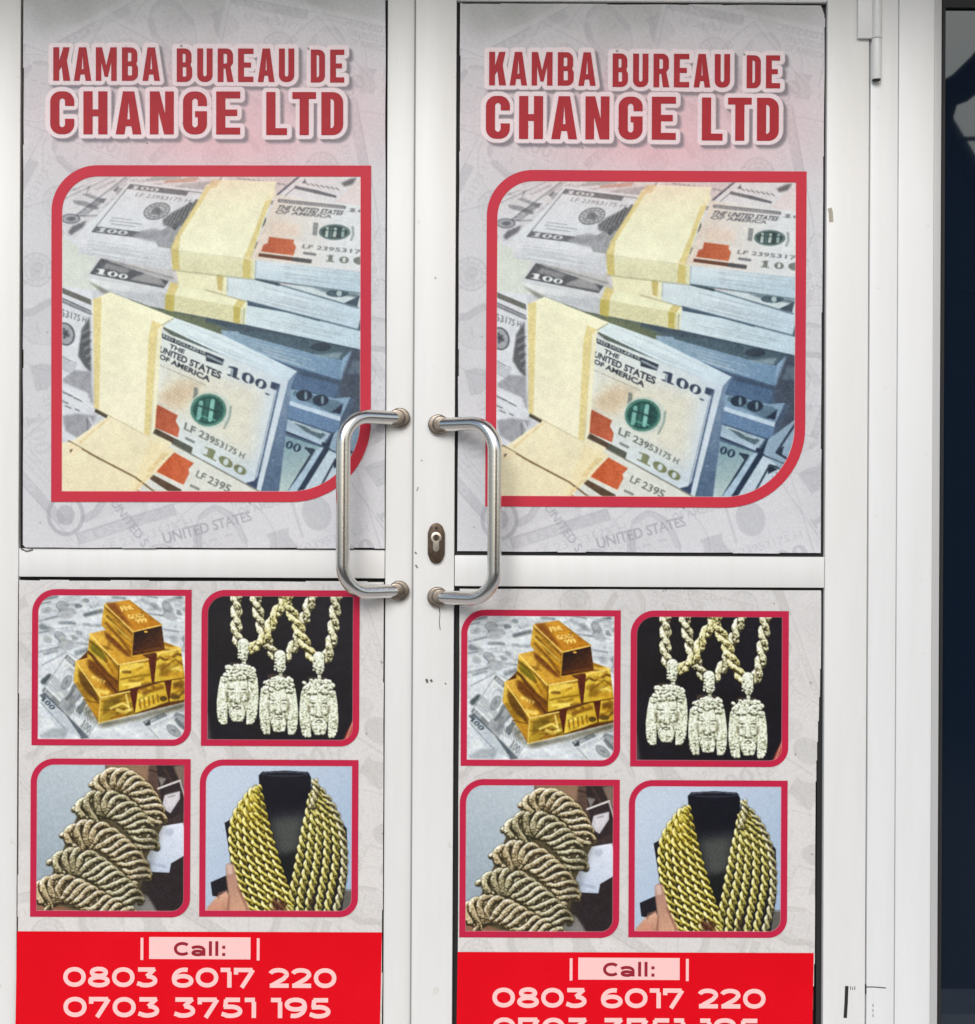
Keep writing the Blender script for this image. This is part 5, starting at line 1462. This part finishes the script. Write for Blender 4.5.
upper_poster((UREF[0] + 434.6, UREF[1] + 5.2), lambda X, Y: (X > 23.6) & (X < 387.5 + np.clip((300 - Y) / 300, 0, 1) * 1.5 - np.clip((14 - Y) / 14, 0, 1) ** 2 * 4) & (Y > -1.2) & (Y < 547.6), R(.05), 'upper poster on the right door, red title above a picture of banknote bundles')

# ---- lower poster
LREF = (195.0, 750.0)
fl = mapper(*LREF)
ground_l = paint_ground(12, 564, 398, 1062, (213, 211, 209), False)
PANELS = [('gold_bar_picture', (31.6, 589.7, 191.0, 745.8), (31.0, 585.0), paint_gold),
          ('pendant_picture', (201.0, 589.7, 359.0, 745.6), (198.0, 585.0), paint_pendants),
          ('bracelet_picture', (31.0, 759.0, 190.8, 917.3), (31.0, 755.0), paint_bracelets),
          ('necklace_picture', (200.0, 759.2, 358.6, 916.4), (198.0, 755.0), paint_necklaces)]
panel_data = []
for nm, (x0, y0, x1, y1), (ox, oy), painter in PANELS:
    O = (x0, y0, x1, y1, 24, 19); I = (x0 + 6.0, y0 + 6.0, x1 - 6.3, y1 - 6.0, 18, 12.5)
    cv = painter()
    to = lambda u, v: ((u - ox) * K5, (v - oy) * K5)
    stroke_px(cv, I, to, 8, (240, 150, 160), .75)
    m_ = mid(O, I)
    me_p = raster_mesh(nm, cv, lambda X, Y: fl(X / K5 + ox, Y / K5 + oy), keep=lambda X, Y: inside_outline(X / K5 + ox, Y / K5 + oy, *m_))
    me_b = border_mesh('picture_border', O, I, fl, -0.0008)
    me_p.materials.append(M['print']); me_b.materials.append(M['red_frame_lower'])
    panel_data.append((nm, me_p, me_b))
me_call = stroke_text('call_lettering', 'Call:', 174.5, 227.5, 941.8, 955.6, fl, -0.0012)
me_num1 = stroke_text('digit_group', '0803 6017 220', 64.5, 337.5, 967.4, 987.2, fl, -0.0009)
me_num2 = stroke_text('digit_group', '0703 3751 195', 64.8, 331.8, 997.2, 1017.4, fl, -0.0009)
me_box = sheet_mesh('call_box', [(150.2, 937), (251.5, 937), (251.5, 959), (150.2, 959)], fl, -0.0009)
bars = [sheet_mesh('divider_bar', [(a, 937.8), (a + 2.8, 937.8), (a + 2.8, 960), (a, 960)], fl, -0.0009) for a in (141.6, 257.8)]
for m_, k in [(m_, 'pink_ink') for m_ in me_num1 + me_num2] + [(me_call[0], 'maroon_ink')]:
    m_.materials.append(M[k])
for m_, k in ((me_box, 'pink_ink'), (bars[0], 'pink_ink'), (bars[1], 'pink_ink')):
    m_.materials.append(M[k])
M['banner_red'] = mat('banner_red_ink', lin(220, 0, 22), 0.45, spec=0.14, noise=((5, 5, 5), 0.5, lin(230, 6, 32)), bump=((7, 7, 7), 0.25, 0.01))

def lower_poster(ref, keep, xl, xr, label):
    t = empty('lower_poster', at(ref[0], ref[1], YF), label, 'poster', 'exchange bureau posters on the glass doors')
    link('backing', raster_mesh('backing', ground_l, fl, keep=keep, edge=edge_wobble(13, .9)), M['print'], t)
    for nm, mp, mb in panel_data:
        p = bpy.data.objects.new(nm, mp); COL.objects.link(p); p.parent = t; p.location.y = -0.0004
        b = bpy.data.objects.new('picture_border', mb); COL.objects.link(b); b.parent = p
    bn = link('contact_banner', sheet_mesh('contact_banner', [(xl[0], 932), (xr[0], 931.4), (xr[1], 1056), (xl[1], 1056)], fl, -0.0005), M['banner_red'], t)
    for nm, me_ in [('call_box', me_box), ('divider_bar', bars[0]), ('divider_bar', bars[1]), ('call_lettering', me_call[0])] + [('digit_group', m_) for m_ in me_num1 + me_num2]:
        o = bpy.data.objects.new(nm, me_); COL.objects.link(o); o.parent = bn
    return t
lower_poster(LREF, lambda X, Y: (X > 18.2) & (X < 383.6) & (Y > 580.5) & (Y < 1057), (18.0, 16.4), (382.8, 380.8), 'lower poster on the left door, four jewellery pictures, both phone numbers readable')
lower_poster((LREF[0] + 429.0, LREF[1] + 20.6), lambda X, Y: (X > 29.3) & (X < 391.3 - (Y - 578) * .0155 + 1.2 * np.sin(Y / 45)) & (Y > 568.5) & (Y < 1057), (29.5, 28.4), (385.6, 383.8), 'lower poster on the right door, four jewellery pictures, second phone number cut off')

# ------------------------------------------------------------------ doors
ZB, ZT = 0.05, 2.06                   # bottom and top of the leaves
YR, YL = 0.0, 0.010                   # front of the right and of the left leaf
def X(px, y=0.0): return at(px, 512, y).x
def Z(py, y=0.0, px=487.5): return at(px, py, y).z

def handle(parent, mx, bx, y1, y2, yd):
    """Offset pull handle: feet on the stile at mx, grip at bx, photo rows y1 and y2."""
    mb = MB()
    a, b = at(mx, y1, yd), at(mx, y2, yd)
    out = .058
    gx = at(bx, (y1 + y2) / 2, yd - out).x
    xm = (a.x + b.x) / 2
    L = math.hypot(gx - xm, out)
    rad, rb = .0112, .044
    s2p = lambda s, z: (xm + (gx - xm) * s / L, yd - .002 - out * s / L, z)
    pts = [s2p(0, a.z), s2p(L * .2, a.z), s2p(L - rb, a.z)]
    for k in range(1, 12):
        t = PI / 2 * k / 12
        pts.append(s2p(L - rb + rb * math.sin(t), a.z - rb + rb * math.cos(t)))
    pts += [s2p(L, a.z - rb), s2p(L, (a.z + b.z) / 2), s2p(L, b.z + rb)]
    for k in range(1, 12):
        t = PI / 2 * k / 12
        pts.append(s2p(L - rb + rb * math.cos(t), b.z + rb - rb * math.sin(t)))
    pts += [s2p(L - rb, b.z), s2p(L * .2, b.z), s2p(0, b.z)]
    mb.tube(pts, rad, 32)
    h = mb.build('pull_handle', M['steel'], parent, smooth=True)
    for p in (a, b):
        f = MB()
        f.cyl((xm, yd - .004, p.z), .0165, .008, 'Y', 40, .0025)
        f.cyl((xm + (gx - xm) * .05, yd - .010, p.z), .0138, .012, 'Y', 40, .003)
        f.build('rosette', M['steel_dull'], h, smooth=True)
    return h

def leaf(name, label, y0, xs, zr, hinge_side):
    """xs: outer, glass left, glass right, outer edge; zr: rail top and bottom rows."""
    x0, x1, x2, x3 = xs
    t = empty(name, (x0, y0, ZB), label, 'door', 'glazed double door leaves')
    D = .045
    MB().box(x0, x1, y0, y0 + D, ZB, ZT, .0016).build('stile', M['white'], t, True)
    MB().box(x2, x3, y0, y0 + D, ZB, ZT, .0016).build('stile', M['white'], t, True)
    e = .0008
    ztop = Z(-1.5 if y0 == YL else .5, y0)
    MB().box(x1 + e, x2 - e, y0 + .0006, y0 + D, ztop, ZT - .001, .0012).build('top_rail', M['white'], t, True)
    MB().box(x1 + e, x2 - e, y0 + .0006, y0 + D, zr[1], zr[0], .0012).build('middle_rail', M['white'], t, True)
    MB().box(x1 + e, x2 - e, y0 + .0006, y0 + D, ZB + .001, .262, .0012).build('bottom_rail', M['white'], t, True)
    for z0, z1 in ((zr[0], ztop), (.262, zr[1])):
        gp = MB().box(x1 - .004, x2 + .004, y0 + .022, y0 + .028, z0 - .004, z1 + .004).build('glass_pane', M['glass_back'], t)
        g = MB(); w = .0085
        ya, yb = y0 + .012, y0 + .0215
        g.box(x1 + .0002, x1 + w, ya, yb, z0 + .0002, z1 - .0002); g.box(x2 - w, x2 - .0002, ya, yb, z0 + .0002, z1 - .0002)
        g.box(x1 + w, x2 - w, ya, yb, z0 + .0002, z0 + w * .6); g.box(x1 + w, x2 - w, ya, yb, z1 - w * .6, z1 - .0002)
        g.build('gasket', M['gasket'], gp)
    return t
YFP = None
XL = [X(-24, YL), X(18.6, YL), X(385.4, YL), X(428, YL)]
left = leaf('glass_door', 'left glazed door leaf in white aluminium, without a lock plate, pull handle curving left', YL, XL, (Z(549.2, YL, 200), Z(577.6, YL, 200)), 'L')
XR = [X(413.6), X(454.4), X(825.2), X(867.4)]
right = leaf('glass_door', 'right glazed door leaf in white aluminium, with the bronze lock plate and a hinge at its top right', YR, XR, (Z(556.2, YR, 640), Z(587, YR, 640)), 'R')
MB().box(X(411.9), X(413.5), .0055, .0098, ZB + .002, ZT - .002).build('meeting_shade_strip', M['seam'], left)  # thin grey strip standing in for the shade line between the leaves
handle(left, 399.5, 343.2, 418.2, 590.8, YL)
handle(right, 438.0, 494.6, 424.8, 597.0, YR)

# lock plate on the right leaf's meeting stile
c = at(436.3, 543.3)
pw, ph = .0136, .0325
ol = []
for sx, sz in ((1, 1), (1, -1), (-1, -1), (-1, 1)):
    pass
pl = arc(c.x, c.z + ph - pw * .95, pw * .86, pw * .95, 25, 155, 12)
pb = arc(c.x, c.z - ph + pw * .95, pw * .86, pw * .95, 205, 335, 12)
side = lambda s: [(c.x + s * pw, c.z - s * (ph - pw * 1.15) * -1 * 1), (c.x + s * pw, c.z)]
pts = pl + [(c.x - pw, c.z + ph - pw * 1.15), (c.x - pw, c.z - ph + pw * 1.15)] + pb + [(c.x + pw, c.z - ph + pw * 1.15), (c.x + pw, c.z + ph - pw * 1.15)]
lk = MB().prism(pts, -.005, .001, .0012).build('lock_plate', M['bronze'], right, True)
cy_ = MB()
zc = at(436.6, 537.5).z
cyo = arc(c.x, zc, .0088, .0088, -55, 235, 22) + arc(c.x, zc - .0175, .0050, .0050, 180, 360, 10)
cy_.prism(cyo, -.0072, -.0048, .0008)
cl = cy_.build('lock_cylinder', M['lock_metal'], lk, True)
kw = MB(); kw.cyl((c.x, -.0074, zc), .0052, .0012, 'Y', 28)
kw.build('key_plug', M['bronze'], lk, True)
k2 = MB(); k2.box(c.x - .0011, c.x + .0011, -.0086, -.0076, zc - .004, zc + .0042)
k2.build('keyhole', M['keyway'], lk)
s2 = MB(); s2.cyl((c.x, -.0053, at(436.3, 528).z), .0021, .0012, 'Y', 16); s2.build('plate_screw', M['keyway'], lk, True)

# hinges on the right leaf
def hinge(parent, zc, flip=1):
    h = MB()
    h.box(X(854.6), X(874.5), -.0075, -.0003, zc, zc + .078, .0012)
    h.cyl((X(873.4), -.0062, zc + .039), .0078, .078, 'Z', 28, .001)
    hp = h.build('hinge_plate', M['white_clean'], parent, True)
    k = MB(); k.cyl((X(873.4), -.0062, zc - .0335), .0078, .065, 'Z', 28, .001)
    k.build('hinge_knuckle', M['white_clean'], hp, True)
    g = MB(); g.cyl((X(873.4), -.0062, zc - .0664), .0066, .0014, 'Z', 24); g.build('hinge_pin', M['gasket'], hp, True)
hinge(right, Z(39.5, 0, 867)); hinge(right, .22)

# wear on the leaves: scuffs, a crack, a chip
def mark(name, parent, pts, w, m, y):
    """A flat worn streak along photo points."""
    b = MB()
    P_ = [at(px, py, y) for px, py in pts]
    for p, q in zip(P_[:-1], P_[1:]):
        d = (q - p); n = Vector((-d.z, 0, d.x)).normalized() * w * S / 2
        vs = [b.bm.verts.new(v) for v in (p + n, p - n, q - n, q + n)]
        b.bm.faces.new(vs)
    bmesh.ops.recalc_face_normals(b.bm, faces=b.bm.faces[:])
    return b.build(name, m, parent)
ym = -.0004
mark('scuff_mark', right, [(426, 679), (427.5, 681.5), (427, 683)], 2.4, M['scuff'], ym)
mark('scuff_mark', right, [(430.5, 679.5), (432.2, 682)], 2.2, M['scuff'], ym)
mark('scuff_mark', right, [(445, 683), (446.2, 684.5)], 1.2, M['scuff'], ym)
mark('hairline_crack', right, [(438.5, 606), (440, 614), (439.2, 622), (440.2, 630)], .8, M['scuff'], ym)
mark('scuff_mark', right, [(846.8, 986), (846.2, 1002), (845.2, 1018)], 3.4, M['gasket'], ym)
for k in range(3):
    mark('scuff_mark', right, [(850.5 + k * 2.2, 986 + k % 2), (850.3 + k * 2.2, 990)], .8, M['scuff'], ym)
mark('paint_chip', right, [(829.6, 208), (830.8, 212), (831.2, 222)], 4.2, M['scuff_pale'], ym)
for (a, b_) in (((418, 487), (417, 491)), ((415, 552), (416.5, 554)), ((415.5, 565), (417.6, 568)), ((421, 460), (422.5, 461)), ((435, 277), (436, 279))):
    mark('scuff_mark', right, [a, b_], 1.5, M['scuff_pale'] if a[1] < 500 else M['scuff'], ym)
mark('dirt_smear', left, [(21, 548.8), (27, 551.5), (33, 549.6)], 1.7, M['scuff'], YL + .0001)

# ------------------------------------------------------------------ door frame, side window
fr = empty('door_frame', (X(882), 0, 0), 'white aluminium jamb between the right door and the dark side window', 'door frame')
MB().box(X(868.9), X(896.4), .001, .07, 0, 2.12, .0012).build('jamb', M['white_clean'], fr, True)
MB().box(X(-62), X(-25.5, .01), .011, .07, 0, 2.12, .0012).build('jamb', M['white_clean'], fr, True)
MB().box(X(-25.4), X(868.8), .011, .07, 2.065, 2.119, .0012).build('head', M['white_clean'], fr, True)
MB().box(X(866.8), X(869.6), .012, .03, 0, 2.06).build('seal', M['seam'], fr)
mk = mark('scuff_mark', fr, [(864.8, 987), (874, 987), (886, 988)], 1.0, M['gasket'], .0006)
mark('scuff_mark', fr, [(865, 984), (865.3, 994)], 1.9, M['gasket'], .0006)
for k in range(3):
    mark('scuff_mark', fr, [(872.8, 1004 + k * 5), (873.2, 1007 + k * 5)], 1.0, M['seam'], .0006)

wi = empty('side_window', (X(932), 0, .1), 'dark tinted side window in a white frame at the right edge, reflecting the sky', 'window')
MB().box(X(897.0), X(932.2), 0, .07, 0, 2.12, .0014).build('mullion', M['white_clean'], wi, True)
lp = MB(); lp.box(X(932.2), X(939.6, .006), .006, .045, 0.0, 2.118, .001); lp.build('inner_lip', M['lip'], wi, True)
XW = X(1400)
ZH = Z(-5, .02, 955)
MB().box(X(939.7), XW, .002, .07, ZH, 2.119, .0014).build('head_rail', M['white_clean'], wi, True)
MB().box(X(939.7), XW, .002, .07, .002, .10, .0014).build('sill_rail', M['white_clean'], wi, True)
MB().box(XW + .0005, XW + .06, 0, .07, 0, 2.12, .0014).build('mullion', M['white_clean'], wi, True)
pn = MB().box(X(939.7, .02), XW, .026, .032, .10, ZH).build('window_pane', M['tinted'], wi)
MB().box(X(939.8, .02), X(943.0, .02), .018, .0258, .1, Z(8, .02, 955)).box(X(939.8, .02), XW - .001, .0178, .0258, Z(8, .02, 955) + .0001, ZH - .0002).build('gasket', M['gasket'], wi)

# ------------------------------------------------------------------ building front and street
wl = MB()
wl.box(-6, X(-62.5), .02, .30, 0, 3.6); wl.box(XW + .0605, 6, .02, .30, 0, 3.6); wl.box(X(-62.4), XW + .0604, .02, .30, 2.1205, 3.6)
tag(wl.build('shop_wall', M['plaster']), 'plain plastered shop wall around the white doors and window', 'wall')
room = MB()
room.box(-2.2, 2.6, 2.4, 2.5, 0, 3.0); room.box(-2.3, -2.2, .31, 2.4, 0, 3.0); room.box(2.6, 2.7, .31, 2.4, 0, 3.0); room.box(-2.3, 2.7, .31, 2.5, 3.0, 3.1)
tag(room.build('interior', M['dark_interior']), kind='structure')
ca = MB(); ca.box(-6, 6, -.52, .018, 2.34, 2.44, .01); ca.box(-6, 6, -.55, -.5205, 2.30, 2.48, .004)
tag(ca.build('door_canopy', M['canopy']), 'shallow grey canopy above the doors', 'canopy')
tag(MB().box(-6, 6, -1.0, 2.5, -.02, -.0005).build('step', M['tile']), kind='structure')
tag(MB().box(-60, 60, -1.25, 3, -.16, -.021).build('pavement', M['paving']), kind='structure')
tag(MB().box(-60, 60, -9.9, -1.25, -.4, -.30).build('road', M['asphalt']), kind='structure')
tag(MB().box(-400, 400, -400, 400, -.6, -.41).build('ground', M['paving']), kind='structure')

# across the street: what the dark pane mirrors
gb = empty('gabled_house', (3.0, -10, -.4), 'dark gabled house across the street, mirrored in the side window', 'house')
g = MB()
sc_at = lambda px, py, D: Vector(((px - 487.5) * S * (DIST + D) / DIST, -D, CZ + (512 - py) * S * (DIST + D) / DIST))
p1, p2 = sc_at(950, 142, 10), sc_at(985, 200, 10)
slope = (p2.z - p1.z) / (p2.x - p1.x)
apx = p1.x - .5; apz = p1.z - .5 * slope
er = p2.z - .6 * 0
outl = [(apx - 2.2, -.4), (p2.x + 3.2, -.4), (p2.x + 3.2, p2.z - .25), (p2.x + .12, p2.z - .25), (apx, apz), (apx - 2.2, apz + 2.2 * slope)]
g.prism([(u, v) for u, v in outl], -16, -10)
g.build('wall', M['dark_wall'], gb)
rf = MB()
for a, b_ in (((apx, apz + .02), (p2.x + .16, p2.z - .24)), ((apx - 2.25, apz + 2.25 * slope), (apx, apz + .02))):
    rf.prism([(a[0], a[1]), (b_[0], b_[1]), (b_[0], b_[1] + .10), (a[0], a[1] + .10)], -16.2, -9.8)
rf.build('roof', M['canopy'], gb)
tr = empty('added_tree', (2.75, -3.2, -.16), 'dark tree added out of view, its limb standing in for an arm mirrored in the window', 'tree')  # unseen tree added so its limb gives the arm-like dark shape in the pane
t_ = MB()
t_.tube([(2.75, -3.2, -.16), (2.72, -3.2, 1.0), (2.8, -3.2, 2.2), (2.72, -3.2, 3.2), (2.9, -3.2, 4.4)], [.16, .13, .11, .09, .05], 14)
t_.build('trunk', M['bark'], tr, True)
def limb(px_pts, radii, D):
    b = MB(); b.tube([tuple(sc_at(a, b_, D)) for a, b_ in px_pts], radii, 12); b.build('limb', M['bark'], tr, True)
limb([(1330, -190), (1150, -60), (1020, 20), (985, 62), (962, 82), (940, 92), (915, 100)], [.09, .08, .07, .064, .058, .05, .04], 3.2)
limb([(950, 92), (946, 112), (951, 128), (942, 140)], [.04, .036, .03, .02], 3.2)
ug = 'utility poles along the far kerb'
poles = []
for x_, lb in ((-9.0, 'utility pole at the left end of the cables'), (9.5, 'utility pole at the right end of the cables')):
    u = empty('utility_pole', (x_, -6, -.3), lb, 'utility pole', ug)
    MB().cyl((x_, -6, 2.6), .11, 5.8, 'Z', 16).build('pole', M['bark'], u, True)
    MB().box(x_ - .06, x_ + .06, -6.6, -5.4, 4.7, 4.82, .01).build('crossarm', M['bark'], u, True)
ca_ = sc_at(953, 131, 6); cb_ = sc_at(985, 133, 6)
for (z0, z1, sag, lb) in ((3.6, 3.6, .36, 'upper slack cable strung between the utility poles'), (5.0, .9, .0, 'lower cable running slantwise between the utility poles')):
    pts_ = []
    for k in range(41):
        t = k / 40
        pts_.append((-9 + 18.5 * t, -6, z0 + (z1 - z0) * t - sag * 4 * t * (1 - t)))
    tag(MB().tube(pts_, .013, 8).build('cable', M['cable'], None, True), lb, 'cable', 'cables over the street')
